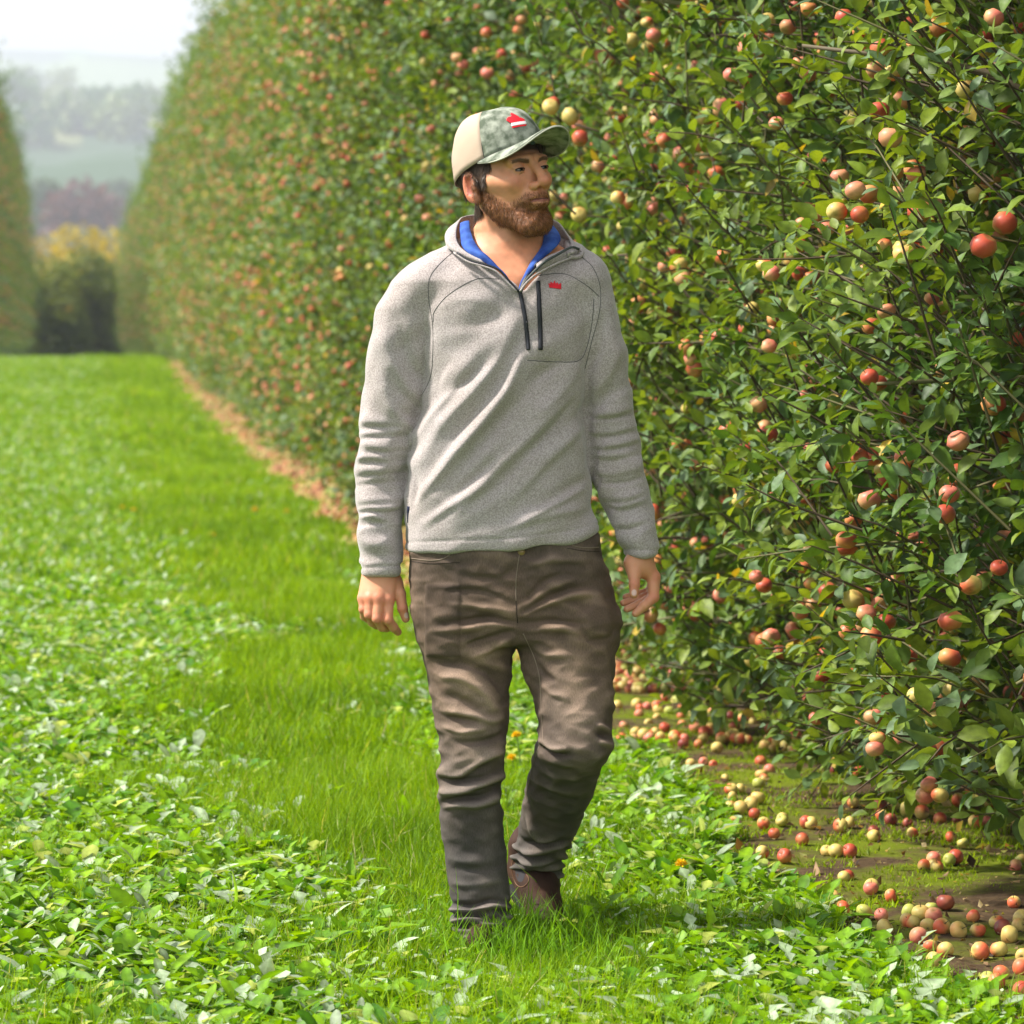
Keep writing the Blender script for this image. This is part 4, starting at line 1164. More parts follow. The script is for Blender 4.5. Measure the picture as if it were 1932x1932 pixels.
# ------------------------------------------------------------------ cap
def cap():
    def rim(a):       # a = 0 is the front; rim height and radii in the head frame
        c = (1 + math.cos(a)) / 2
        return .004 + .045 * c ** 1.1
    cz, top = .040, .138
    def dome(a, t):
        # t 0 at the rim .. 1 at the button
        z0 = rim(a); z = z0 + (top - z0) * math.sin(t * math.pi / 2) ** .92
        f = math.cos(t * math.pi / 2) ** .62
        z0k = max(0, (z0 - cz) / (top - cz)); k = 1.0 + .03 * math.cos(a) * (1 - t)
        return np.array([math.sin(a) * .0865 * f, .012 - math.cos(a) * .108 * f * k, z])
    na, ntt = 64, 20
    V = np.array([dome(2 * math.pi * i / na - math.pi, j / (ntt - 1) * .985) for j in range(ntt) for i in range(na)])
    V[:, :] += (vnoise(V, 14, 71, 2) * .0012)[:, None] * (V - [0, 0, .03]) / np.linalg.norm(V - [0, 0, .03], axis=1)[:, None]
    j = np.arange(ntt - 1)[:, None] * na; i = np.arange(na)[None, :]; i2 = (i + 1) % na
    F = np.stack([j + i, j + i2, j + na + i2, j + na + i], -1).reshape(-1, 4)
    F = np.concatenate([F, [((ntt - 1) * na + q, (ntt - 1) * na + (q + 16), (ntt - 1) * na + (q + 32) % na, (ntt - 1) * na + (q + 48) % na) for q in (0,)]])
    AZ = np.array([(2 * math.pi * (q % na) / na - math.pi) for q in range(len(V))])
    fa = AZ[F[:, 0]]; front = np.abs((fa + math.pi / na)) < math.radians(62)
    me_f = mat('cap_camouflage', rough=.85, spec=.2)
    noise_color(me_f, (.085, .105, .072), (.31, .33, .27), 34, .40, .60, 5); bump(me_f, 500, .3, .001)
    me_b = mat('cap_mesh', (.47, .36, .275), .85, .2)
    bump(me_b, 450, .5, .001)
    root = obj('cap', None, parent=MAN)
    def sub(name, F_, m, V_=None, th=.0016):
        V_ = V if V_ is None else V_
        u, inv = np.unique(F_.ravel(), return_inverse=True)
        o = obj(name, new_mesh(name, from_head(V_[u]), inv.reshape(F_.shape)), m, root)
        md = o.modifiers.new('solid', 'SOLIDIFY'); md.thickness = th; md.offset = 1
        return o
    sub('front_panel', F[front], me_f); sub('back_panel', F[~front], me_b)
    # brim
    W = []; ns, nq = 41, 14
    for i in range(ns):
        s = -1 + 2 * i / (ns - 1); a = s * math.radians(72); b = dome(a, .0)
        for q in range(nq):
            t = q / (nq - 1)
            prof = math.sqrt(max(0, 1 - abs(s) ** 2.6))
            y = b[1] - t * .086 * prof - t * .002; x = b[0] * (1 + .03 * t * (1 - abs(s)))
            z = b[2] - .002 + (.012 - .042 * (x / .085) ** 2) * min(1, t * 1.3) * prof + .003 * t * prof
            W.append((x, y, z))
    W = np.array(W); i = np.arange(ns - 1)[:, None] * nq; q = np.arange(nq - 1)[None, :]
    FB = np.stack([i + q, i + q + 1, i + nq + q + 1, i + nq + q], -1).reshape(-1, 4)
    br = sub('brim', FB, me_f, W, .0032)
    edge = mat('brim_edge', (.42, .42, .34), .9, .2)
    v, f = tube(from_head(W.reshape(ns, nq, 3)[:, -1]), .0018, 6); obj('brim_edge', new_mesh('brim_edge', v, f), edge, root)
    dk = mat('cap_thread', (.05, .055, .045), .9, .2)
    v, f = tube(from_head(np.array([dome(a, 0) + [0, -.0016, .0012] for a in np.linspace(-1.25, 1.25, 30)])), .0012, 5); obj('brim_seam', new_mesh('brim_seam', v, f), dk, root)
    for sgn in (-1, 1):
        v, f = tube(from_head(np.array([dome(sgn * math.radians(62), t) * [1.012, 1.012, 1.004] for t in np.linspace(0, .97, 24)])), .0009, 5); obj('panel_seam', new_mesh('panel_seam', v, f), dk, root)
    v, f = tube(from_head(np.array([dome(0, t) * [1, 1.012, 1.006] for t in np.linspace(.03, .97, 24)])), .0006, 5); obj('panel_seam', new_mesh('panel_seam', v, f), me_f, root)
    g = from_head(np.array([[0, .012, top + .002]])); e = np.array([[math.cos(a) * r_, math.sin(a) * r_, z_] for r_, z_ in ((.0055, 0), (.005, .002), (.0025, .003)) for a in np.linspace(0, 6.283, 12, endpoint=False)]); e = from_head(e + [0, .012, top])
    k_ = np.arange(2)[:, None] * 12; l_ = np.arange(12)[None, :]; obj('button', new_mesh('button', e, np.stack([k_ + l_, k_ + (l_ + 1) % 12, k_ + 12 + (l_ + 1) % 12, k_ + 12 + l_], -1).reshape(-1, 4)), me_f, root)
    return dome, root
DOME, CAP = cap()

def poly_patch(name, outline, place, m, parent, th=.0012, n=22):
    """flat outline (unit square coordinates) laid onto a curved surface by place(u, v)"""
    import bmesh
    o = np.array(outline, dtype=float); bm = bmesh.new()
    # fill on a fine grid so it follows the curve
    lo, hi = o.min(0), o.max(0); us = np.linspace(lo[0], hi[0], n); vs = np.linspace(lo[1], hi[1], n)
    def inside(p):
        c = False; j = len(o) - 1
        for i in range(len(o)):
            if (o[i, 1] > p[1]) != (o[j, 1] > p[1]) and p[0] < (o[j, 0] - o[i, 0]) * (p[1] - o[i, 1]) / (o[j, 1] - o[i, 1]) + o[i, 0]: c = not c
            j = i
        return c
    idx = {}; V = []; F = []
    def vid(i, j):
        if (i, j) not in idx: idx[(i, j)] = len(V); V.append(place(us[i], vs[j]))
        return idx[(i, j)]
    for i in range(n - 1):
        for j in range(n - 1):
            if inside(((us[i] + us[i + 1]) / 2, (vs[j] + vs[j + 1]) / 2)): F.append((vid(i, j), vid(i + 1, j), vid(i + 1, j + 1), vid(i, j + 1)))
    ob = obj(name, new_mesh(name, np.array(V), np.array(F)), m, parent)
    md = ob.modifiers.new('solid', 'SOLIDIFY'); md.thickness = th; md.offset = 0
    return ob
M['red_thread'] = mat('red_embroidery', (.62, .008, .02), .7, .3); M['white_thread'] = mat('white_embroidery', (.75, .68, .68), .8, .2)
CREST = [(-.62, -.35), (.95, -.35), (1, -.1), (.80, .10), (.52, .20), (.44, .45), (.20, .72), (-.02, 1.0), (-.22, .85), (-.30, .45), (-.62, .52), (-.92, .35), (-1, .10), (-.88, -.1)]
def on_cap(u, v, k=1.022):
    a = -.20 + u * .235; t = .36 + v * .155; p = DOME(a, t); c = np.array([0, .012, .03]); return from_head(c + (p - c) * k)
poly_patch('emblem', CREST, on_cap, M['red_thread'], CAP)
poly_patch('emblem_band', [(-.78, -.62), (.95, -.62), (1.0, -.30), (-.70, -.30)], on_cap, M['white_thread'], CAP)
poly_patch('emblem', [(-.72, -.82), (.80, -.82), (.90, -.68), (-.70, -.68)], on_cap, M['red_thread'], CAP, n=14)
poly_patch('worn_patch', [(-.5, -.5), (0, -.8), (.6, -.4), (.7, .3), (.1, .8), (-.6, .4)], lambda u, v: from_head(np.array([-.034 + u * .009, -.145 - v * .0022, .0405 + v * .0045])), mat('cap_worn', (.03, .05, .04), .9, .2), CAP, n=8)

# ------------------------------------------------------------------ fleece
LS = [(478, 812, 846, .0, .028), (486, 800, 850, .0, .045), (500, 776, 852, .0, .060), (514, 757, 850, .0, .070), (532, 738, 848, .0, .077), (580, 713, 838, .0, .076), (640, 699, 824, .0, .070), (740, 684, 806, .008, .064), (830, 673, 784, .016, .058), (900, 668, 768, .020, .054), (970, 672, 760, .016, .051), (1030, 676, 756, .008, .049), (1070, 678, 757, .006, .047), (1087, 679, 757, .006, .046)]
RS = [(470, 1072, 1098, .0, .026), (477, 1062, 1114, .0, .044), (490, 1058, 1130, .0, .060), (505, 1056, 1141, .0, .070), (524, 1060, 1150, .0, .076), (580, 1072, 1161, .0, .074), (660, 1088, 1181, .0, .068), (740, 1098, 1192, .008, .062), (820, 1104, 1203, .016, .057), (880, 1112, 1214, .020, .054), (940, 1132, 1225, .016, .051), (1000, 1157, 1240, .008, .048), (1040, 1173, 1242, .006, .046), (1053, 1175, 1242, .006, .045)]
TORSO = [(436, 898, 1030, .03, .045), (455, 862, 1066, .022, .062), (475, 838, 1092, .015, .078), (500, 805, 1120, .008, .092), (530, 780, 1130, .0, .106), (580, 782, 1130, .0, .120), (650, 800, 1118, .0, .128), (720, 802, 1110, .0, .130), (800, 788, 1106, .0, .130), (870, 771, 1110, .0, .128), (950, 765, 1120, .0, .126), (1005, 765, 1131, .0, .128), (1045, 767, 1134, .0, .126)]
def hem_py(x): return np.interp(x, [765, 800, 960, 1080, 1134], [1040, 1039, 1033, 1018, 1004])
def fleece():
    h = .0036
    P = grid((-.35, -.16, .80), (.39, .17, 1.635), h)
    d = loft(P, TORSO, 2.35)
    PX = P[..., 0] * 842 + 940; PY = 1790 - P[..., 2] * 842
    hem = (PY - hem_py(PX)) / 842; d = smax(d, hem, .006)
    kk = (.010 + .028 * np.clip((P[..., 2] - 1.42) / .08, 0, 1)).astype(np.float32); d = smin(d, loft(P, LS, 2.1), kk); d = smin(d, loft(P, RS, 2.1), kk)
    # neck opening and the open V of the zip
    Z = P[..., 2]
    hole = ell(P, S(957, 440, .02), (.077, .088, .070))
    vx = np.interp(PY, [470, 500, 530, 550], [100, 58, 22, 0]) ; v0 = np.interp(PY, [470, 548], [968, 986])
    vee = np.maximum(np.maximum((np.abs(PX - v0) - vx) / 842 * .75, P[..., 1] - .03), (PY - 549) / 842 * .5)
    d = smax(d, -smin(hole, vee.astype(np.float32), .006), .005)
    V, F = surface_nets(d, P[0, 0, 0], h); V = laplace(V, F, 3, .5); Nn = normals(V, F)
    st = []
    R_, V_ = 1, -1
    def add(pts, w_, a, c=c2): st.append(([c(*p) for p in pts], w_ , a))
    # long diagonal folds of the front
    for pts, w_, a in (([(430, 1720), (700, 1400), (900, 1160), (1000, 980), (1020, 890)], 11, 9), ([(440, 1500), (620, 1230), (800, 1040), (960, 800), (1000, 660)], 13, 6),
                       ([(560, 1690), (800, 1400), (1020, 1130), (1240, 930)], 15, -6), ([(470, 1600), (700, 1290), (880, 1080), (1010, 860)], 12, -6),
                       ([(640, 1800), (900, 1520), (1130, 1310), (1330, 1090)], 13, 7), ([(880, 1640), (1080, 1440), (1240, 1240), (1370, 1090)], 11, -5),
                       ([(960, 1720), (1180, 1480), (1380, 1280)], 12, 5), ([(420, 1340), (560, 1120), (760, 1000), (900, 860)], 13, -5),
                       ([(400, 1400), (480, 1280), (640, 1060), (760, 900)], 12, 6), ([(520, 1150), (560, 1000), (640, 900)], 12, -4),
                       ([(1000, 1850), (1180, 1740), (1400, 1630)], 11, 6), ([(1080, 1770), (1300, 1650), (1420, 1560)], 10, -6), ([(440, 1870), (620, 1740), (900, 1580)], 12, 5),
                       ([(480, 1800), (700, 1640), (900, 1450)], 10, -5), ([(900, 1880), (1200, 1790), (1440, 1740)], 10, 4), ([(560, 600), (700, 560), (900, 590)], 14, 3), ([(600, 720), (780, 700), (960, 640)], 16, -3),
                       ([(1090, 1240), (1250, 1090), (1370, 930)], 13, 5), ([(1040, 1060), (1200, 960), (1340, 900)], 12, -4), ([(1400, 1000), (1390, 1250), (1400, 1400)], 9, -5),
                       ([(385, 1400), (420, 1360), (440, 1290)], 8, 7), ([(400, 1520), (425, 1640), (400, 1780)], 8, -6)): add(pts, w_, a)
    r = np.random.default_rng(14)
    # sleeve creases
    for k in range(9):
        y0 = 1260 + k * 72 + r.uniform(-26, 26); xl = 75 + (k > 7) * 15; xr = 385 - max(0, k - 3) * 8
        a = r.uniform(-70, 50); add([(xl - 20, y0 + a * .3 + 8), (xl + 90, y0 - 18 + a * .2), (xr - 90, y0 + 6), (xr + 20, y0 - 34 - a)], r.uniform(6, 13), r.uniform(1.2, 5.5)); add([(xl, y0 + 34), (xl + 120, y0 + 16), (xr, y0 + 6)], 5.5, -r.uniform(2.5, 4.5))
    for k in range(9):
        y0 = 1210 + k * 76 + r.uniform(-26, 26); sh = max(0, k - 1) * 15
        a = r.uniform(-50, 70); add([(1380 + sh, y0 - 10 + a), (1470 + sh, y0 + 22), (1590 + sh * .7, y0 + 8), (1700 + sh * .55, y0 - 30)], r.uniform(6, 13), r.uniform(1.2, 5.2)); add([(1400 + sh, y0 + 34), (1520 + sh, y0 + 46), (1690 + sh * .5, y0 + 10)], 5.5, -r.uniform(2.5, 4.5))
    for pts, w_, a in (([(430, 1100), (330, 1000), (250, 800), (260, 640)], 16, 5), ([(470, 1030), (380, 880), (340, 700)], 13, -6), ([(420, 1290), (300, 1190), (240, 1040)], 12, 5), ([(450, 1180), (340, 1080), (290, 940)], 10, -4),
                       ([(1400, 1000), (1480, 820), (1500, 620)], 12, -5), ([(1420, 1120), (1540, 960), (1590, 760)], 14, 5), ([(1400, 1250), (1520, 1120), (1640, 1060)], 11, -4)): add(pts, w_, a)
    disp = folds(V, Nn, st) * 1.65
    disp += .0020 * vnoise(V, 9, 81, 2)
    Qa = pxy(V); arm = np.clip((Qa[:, 1] - 740) / 120, 0, 1) * ((Qa[:, 0] < 770) | (Qa[:, 0] > 1128 + np.clip(Qa[:, 1] - 930, 0, 90) * .3)) * (Qa[:, 1] < 1062)
    disp += arm * .0042 * vnoise(V * [1, 1, 3.2], 6, 83, 2)
    disp += .0030 * vnoise(V @ np.array([[1, 0, -.9], [0, 1, 0], [.9, 0, 1]]) * [.5, 1, 2.4], 4.5, 84, 2) * (1 - arm)
    A_ = np.array([[1, 0, -.8], [0, 1, 0], [.8, 0, 1]]); rg = 1 - 2.2 * np.abs(vnoise(V @ A_ * [.6, 1, 2.2], 4.2, 103, 1))
    disp += .0022 * rg * (1 - arm) * np.clip((Qa[:, 1] - 620) / 150, 0, 1)
    rg2 = 1 - 2.2 * np.abs(vnoise(V * [1, 1, 2.8] + [0, 0, 3], 7.5, 104, 1)); disp += .0024 * rg2 * arm
    # sewn bands at hem and cuffs
    Q = pxy(V)
    for dy in (Q[:, 1] - (hem_py(Q[:, 0]) - 17),): disp -= .0022 * np.exp(-(dy / 2.2) ** 2) * (np.abs(Q[:, 0] - 950) < 188) * (Q[:, 1] > 960)
    disp -= .0024 * np.exp(-((Q[:, 1] - (1072 - (Q[:, 0] - 679) * .06)) / 2.4) ** 2) * (Q[:, 0] < 760)
    disp -= .0024 * np.exp(-((Q[:, 1] - 1038) / 2.4) ** 2) * (Q[:, 0] > 1150)
    # pocket bag edge
    pk = [c2(*p) for p in ((1100, 430), (1270, 415), (1400, 480), (1440, 560), (1430, 700), (1395, 840), (1340, 912), (1200, 915), (1065, 905))]
    dd, t, s = seg_dist(Q, smooth_poly(pk, 30)); disp -= .0020 * np.exp(-(dd / 2.6) ** 2) * (Nn[:, 1] < -.2)
    V = V + Nn * disp[:, None]; V = laplace(V, F, 1, .3)
    m = mat('grey_fleece', rough=.95, spec=.12)
    b = m.node_tree.nodes['Principled BSDF']; b.inputs['Sheen Weight'].default_value = .35; b.inputs['Sheen Roughness'].default_value = .5
    nt_ = m.node_tree; tc_ = N(m, 'ShaderNodeTexCoord')
    n1 = N(m, 'ShaderNodeTexNoise'); n1.inputs['Scale'].default_value = 330; n1.inputs['Detail'].default_value = 2
    n2 = N(m, 'ShaderNodeTexNoise'); n2.inputs['Scale'].default_value = 7; n2.inputs['Detail'].default_value = 3
    for n_ in (n1, n2): nt_.links.new(tc_.outputs['Object'], n_.inputs['Vector'])
    r1 = N(m, 'ShaderNodeValToRGB'); r1.color_ramp.elements[0].position = .35; r1.color_ramp.elements[1].position = .65
    r1.color_ramp.elements[0].color = (.28, .243, .235, 1); r1.color_ramp.elements[1].color = (.47, .415, .405, 1)
    mxx = N(m, 'ShaderNodeMixRGB'); mxx.blend_type = 'MULTIPLY'; mxx.inputs[0].default_value = .55
    r2 = N(m, 'ShaderNodeValToRGB'); r2.color_ramp.elements[0].position = .35; r2.color_ramp.elements[1].position = .6; r2.color_ramp.elements[0].color = (.88, .845, .79, 1); r2.color_ramp.elements[1].color = (1, 1, 1, 1)
    nt_.links.new(n1.outputs[0], r1.inputs[0]); nt_.links.new(n2.outputs[0], r2.inputs[0]); nt_.links.new(r1.outputs[0], mxx.inputs[1]); nt_.links.new(r2.outputs[0], mxx.inputs[2]); nt_.links.new(mxx.outputs[0], b.inputs['Base Color'])
    bu = N(m, 'ShaderNodeBump'); bu.inputs['Strength'].default_value = .45; bu.inputs['Distance'].default_value = .0015; nt_.links.new(n1.outputs[0], bu.inputs['Height']); nt_.links.new(bu.outputs[0], b.inputs['Normal'])
    M['fleece'] = m
    return obj('fleece', new_mesh('fleece', V, F), m, MAN), V, F
FLEECE, FV, FF = fleece()
FB = BVHTree.FromPolygons([tuple(v) for v in FV], [tuple(int(i) for i in f) for f in FF])
def cast(px, py, bvh, lift=0.0):
    a = Vector(S(px, py, -.6)); b = Vector(S(px, py, .6)); h = bvh.ray_cast(a, (b - a).normalized())
    if h[0] is None: return None
    return np.array(h[0]) - np.array((b - a).normalized()) * lift
def drape(pts, bvh, lift, n=40, flat=None):
    L = smooth_poly(pts, n); out = [p for p in (cast(x, y, bvh, lift) for x, y in L) if p is not None]; return np.array(out)
def piping(name, pts, rad, m, parent, bvh, lift=.0002, n=40, sides=6):
    P = drape(pts, bvh, lift, n); v, f = tube(P, rad, sides); return obj(name, new_mesh(name, v, f), m, parent)
M['seam'] = mat('seam_thread', (.10, .10, .095), .9, .1); M['zip'] = mat('black_zip', (.012, .013, .018), .45, .4); M['steel'] = mat('zip_metal', (.12, .12, .12), .3, .6)
for nm, pts in (('raglan_seam', [(655, 285), (560, 370), (508, 450), (505, 560), (526, 700), (528, 850), (515, 1000), (470, 1100)]),
                ('yoke_seam', [(530, 690), (538, 630), (620, 535), (770, 450), (905, 447)]), ('raglan_seam', [(1375, 325), (1440, 390), (1478, 500), (1472, 640), (1430, 800), (1390, 960)]),
                ('yoke_seam', [(1100, 432), (1270, 418), (1400, 485), (1472, 548)]), ('pocket_seam', [(1442, 560), (1430, 700), (1400, 840), (1350, 912), (1200, 916), (1062, 908)])):
    piping(nm, [c2(*p) for p in pts], .00085, M['seam'], FLEECE, FB)
def ribbon(name, pts, half, m, parent, bvh, lift, n=30, up=None):
    """flat band following the cloth"""
    L = smooth_poly(pts, n); T = np.gradient(L, axis=0); T /= np.linalg.norm(T, axis=1)[:, None]; Nn_ = np.stack([-T[:, 1], T[:, 0]], -1)
    V = []
    for p, q in zip(L, Nn_):
        for k in (-1, 0, 1):
            c = cast(*(p + q * k * half), bvh, lift + (.0012 if k == 0 else 0)); V.append(c if c is not None else V[-1])
    i = np.arange(n - 1)[:, None] * 3; j = np.arange(2)[None, :]
    o = obj(name, new_mesh(name, np.array(V), np.stack([i + j, i + j + 1, i + 3 + j + 1, i + 3 + j], -1).reshape(-1, 4)), m, parent)
    md = o.modifiers.new('solid', 'SOLIDIFY'); md.thickness = .0016; md.offset = 1; return o
zp = ribbon('front_zip', [c2(*p) for p in ((1022, 520), (1035, 580), (1050, 660), (1060, 740), (1066, 800), (1070, 850))], 3.6, M['zip'], FLEECE, FB, .0012)
zq = ribbon('pocket_zip', [c2(*p) for p in ((1124, 458), (1130, 560), (1134, 660), (1138, 760), (1139, 850))], 3.9, M['zip'], FLEECE, FB, .0012)
for nm, (x, y) in (('zip_pull', (1062, 700)), ('zip_pull', (1131, 505))):
    P = drape([c2(x, y - 12), c2(x + 1, y), c2(x + 3, y + 16)], FB, .0035, 6); v, f = tube(P, [.0022, .0028, .0026, .002, .002, .0012], 6); obj(nm, new_mesh(nm, v, f), M['zip'], zp if x < 1100 else zq)
def on_fleece(u, v, cx=1220, cy=482, s=36, lift=.0015):
    p = cast(*c2(cx + u * s, cy - v * s * .85), FB, lift); return p
poly_patch('emblem', [(-.95, -.45), (.95, -.75), (1.0, -.1), (.95, .35), (.55, .05), (.45, .5), (.1, .25), (.0, .85), (-.3, .3), (-.7, .65), (-.7, .2), (-1, .3), (-.9, -.1)], on_fleece, M['red_thread'], FLEECE, .0008)
poly_patch('side_tag', [(-1, -1), (1, -1), (1, 1), (-1, 1)], lambda u, v: S(*c2(388 + u * 8, 1785 - v * 46), -.045 - .004 * v), mat('navy_tag', (.01, .015, .05), .7), FLEECE, .002, n=4)

# collar: a stand collar opened wide, its zip edges folded outwards
def sheet(name, rows, m, parent, th, nu=40, nv=7, wob=.0012, seed=1):
    R_ = np.array([smooth_poly(np.array([S(*q) for q in row]), nu) for row in rows])
    V = np.stack([smooth_poly(R_[:, i], nv) for i in range(nu)], 0).reshape(-1, 3)
    V = V + (vnoise(V, 16, seed, 2) * wob)[:, None] * np.array([.6, -.8, .3])
    i = np.arange(nu - 1)[:, None] * nv; j = np.arange(nv - 1)[None, :]
    o = obj(name, new_mesh(name, V, np.stack([i + j, i + j + 1, i + nv + j + 1, i + nv + j], -1).reshape(-1, 4)), m, parent)
    md = o.modifiers.new('solid', 'SOLIDIFY'); md.thickness = th; md.offset = 0
    ms = o.modifiers.new('sub', 'SUBSURF'); ms.levels = 1; ms.render_levels = 1
    return o, V.reshape(nu, nv, 3)
base = [(*c8(640, 640), -.112), (*c8(480, 585), -.100), (*c8(290, 480), -.082), (*c8(215, 440), -.040), (*c8(230, 420), .02), (*c8(420, 330), .085), (*c8(850, 290), .105), (*c8(1300, 330), .085), (*c8(1640, 440), .03), (*c8(1700, 500), -.030), (*c8(1560, 560), -.066), (*c8(1350, 640), -.095), (*c8(1190, 720), -.112)]
mid = [(*c8(610, 595), -.121), (*c8(450, 530), -.106), (*c8(250, 430), -.080), (*c8(185, 320), -.035), (*c8(215, 220), .02), (*c8(420, 190), .080), (*c8(850, 170), .098), (*c8(1330, 200), .078), (*c8(1570, 330), .02), (*c8(1690, 440), -.030), (*c8(1580, 480), -.070), (*c8(1380, 560), -.098), (*c8(1210, 660), -.118)]
top = [(*c8(585, 575), -.116), (*c8(440, 500), -.096), (*c8(340, 420), -.070), (*c8(300, 290), -.030), (*c8(330, 150), .015), (*c8(420, 60), .070), (*c8(850, 50), .085), (*c8(1390, 100), .062), (*c8(1530, 240), .010), (*c8(1600, 400), -.038), (*c8(1500, 455), -.068), (*c8(1330, 530), -.090), (*c8(1200, 620), -.108)]
COLLAR, CVt = sheet('collar', [base, mid, top], M['fleece'], FLEECE, .005, seed=4)
# dark zip tape along both open edges down to the zip
def line3(name, pts, rad, m, parent, n=24, sides=6):
    v, f = tube(smooth_poly(np.array([S(*p) for p in pts]), n), rad, sides); return obj(name, new_mesh(name, v, f), m, parent)
line3('zip_tape', [(*c8(310, 485), -.100), (*c8(440, 570), -.114), (*c8(600, 615), -.123), (*c8(760, 665), -.128), (*c8(880, 780), -.130), (*c8(1015, 935), -.134)], .0026, M['zip'], FLEECE)
line3('zip_tape', [(*c8(1690, 445), -.062), (*c8(1600, 425), -.078), (*c8(1440, 510), -.102), (*c8(1300, 590), -.116), (*c8(1190, 690), -.124), (*c8(1090, 800), -.128), (*c8(1022, 930), -.134)], .0030, mat('zip_tape_grey', (.05, .06, .055), .6), FLEECE)
line3('zip_tape', [(*c8(1230, 600), -.098), (*c8(1150, 690), -.106), (*c8(1080, 800), -.118), (*c8(1025, 925), -.130)], .0050, M['zip'], FLEECE)
line3('folded_edge', [(*c8(1660, 520), -.064), (*c8(1480, 590), -.098), (*c8(1330, 660), -.116), (*c8(1190, 740), -.127), (*c8(1090, 830), -.132), (*c8(1025, 920), -.137)], .0024, M['fleece'], FLEECE)
line3('folded_edge', [(*c8(270, 480), -.094), (*c8(430, 585), -.116), (*c8(600, 635), -.125), (*c8(740, 690), -.130), (*c8(860, 800), -.133), (*c8(980, 920), -.136)], .0022, M['fleece'], FLEECE)
line3('folded_edge', [(*c8(1700, 450), -.050), (*c8(1735, 480), -.058), (*c8(1700, 525), -.066), (*c8(1620, 535), -.072), (*c8(1560, 500), -.078), (*c8(1640, 470), -.080)], .0042, M['fleece'], FLEECE)

# blue shirt collar inside
M['blue'] = mat('blue_shirt', (.035, .10, .42), .8, .25); noise_color(M['blue'], (.018, .05, .24), (.045, .12, .42), 40); bump(M['blue'], 300, .3, .001)
sheet('shirt_collar', [[(*c8(340, 150), .020), (*c8(345, 300), -.020), (*c8(375, 430), -.062), (*c8(480, 520), -.090), (*c8(640, 610), -.106), (*c8(800, 710), -.120), (*c8(900, 820), -.126), (*c8(1000, 925), -.128)],
                       [(*c8(390, 130), .012), (*c8(410, 280), -.034), (*c8(445, 415), -.076), (*c8(560, 490), -.100), (*c8(700, 590), -.112), (*c8(820, 700), -.121), (*c8(910, 810), -.126), (*c8(1002, 920), -.127)],
                       [(*c8(450, 120), .010), (*c8(470, 270), -.026), (*c8(530, 400), -.066), (*c8(640, 510), -.092), (*c8(735, 610), -.104), (*c8(830, 715), -.114), (*c8(915, 820), -.120), (*c8(1000, 915), -.122)]], M['blue'], MAN, .003, 40, 7, .0016, 5)
sheet('shirt_collar', [[(*c8(1390, 170), .035), (*c8(1480, 300), -.030), (*c8(1450, 400), -.060), (*c8(1340, 500), -.080), (*c8(1230, 600), -.098), (*c8(1130, 720), -.112), (*c8(1040, 860), -.122), (*c8(1015, 920), -.126)],
                       [(*c8(1330, 180), .020), (*c8(1390, 300), -.044), (*c8(1370, 390), -.072), (*c8(1280, 490), -.090), (*c8(1190, 600), -.102), (*c8(1110, 700), -.112), (*c8(1035, 840), -.120), (*c8(1012, 915), -.124)],
                       [(*c8(1270, 200), .015), (*c8(1285, 300), -.030), (*c8(1270, 400), -.058), (*c8(1215, 490), -.074), (*c8(1150, 590), -.088), (*c8(1085, 700), -.104), (*c8(1030, 830), -.116), (*c8(1010, 910), -.121)]], M['blue'], MAN, .003, 40, 7, .0020, 6)

# ------------------------------------------------------------------ jeans
LL = [(1150, 782, 980, -.002, .100), (1185, 787, 978, -.004, .100), (1200, 790, 975, -.006, .098), (1250, 800, 968, -.010, .092), (1300, 810, 961, -.014, .088), (1400, 825, 957, -.022, .078), (1460, 826, 950, -.020, .072), (1500, 827, 947, -.010, .070), (1560, 828, 950, .0, .068), (1600, 835, 953, .004, .066), (1680, 845, 961, .0, .064), (1715, 849, 964, -.004, .066), (1740, 853, 960, -.016, .078), (1765, 857, 958, -.026, .088), (1788, 860, 957, -.030, .092)]
RL = [(1185, 975, 1168, -.012, .102), (1220, 976, 1166, -.020, .098), (1260, 984, 1160, -.034, .092), (1310, 1004, 1158, -.052, .088), (1360, 1013, 1157, -.072, .084), (1400, 1016, 1155, -.086, .080), (1430, 1012, 1148, -.090, .074)]
HP = [(1000, 775, 1132, .0, .112), (1040, 771, 1136, .0, .116), (1080, 770, 1146, .0, .118), (1120, 773, 1158, .0, .118), (1160, 778, 1165, -.002, .116), (1200, 788, 1168, -.006, .108), (1215, 794, 1166, -.006, .10)]
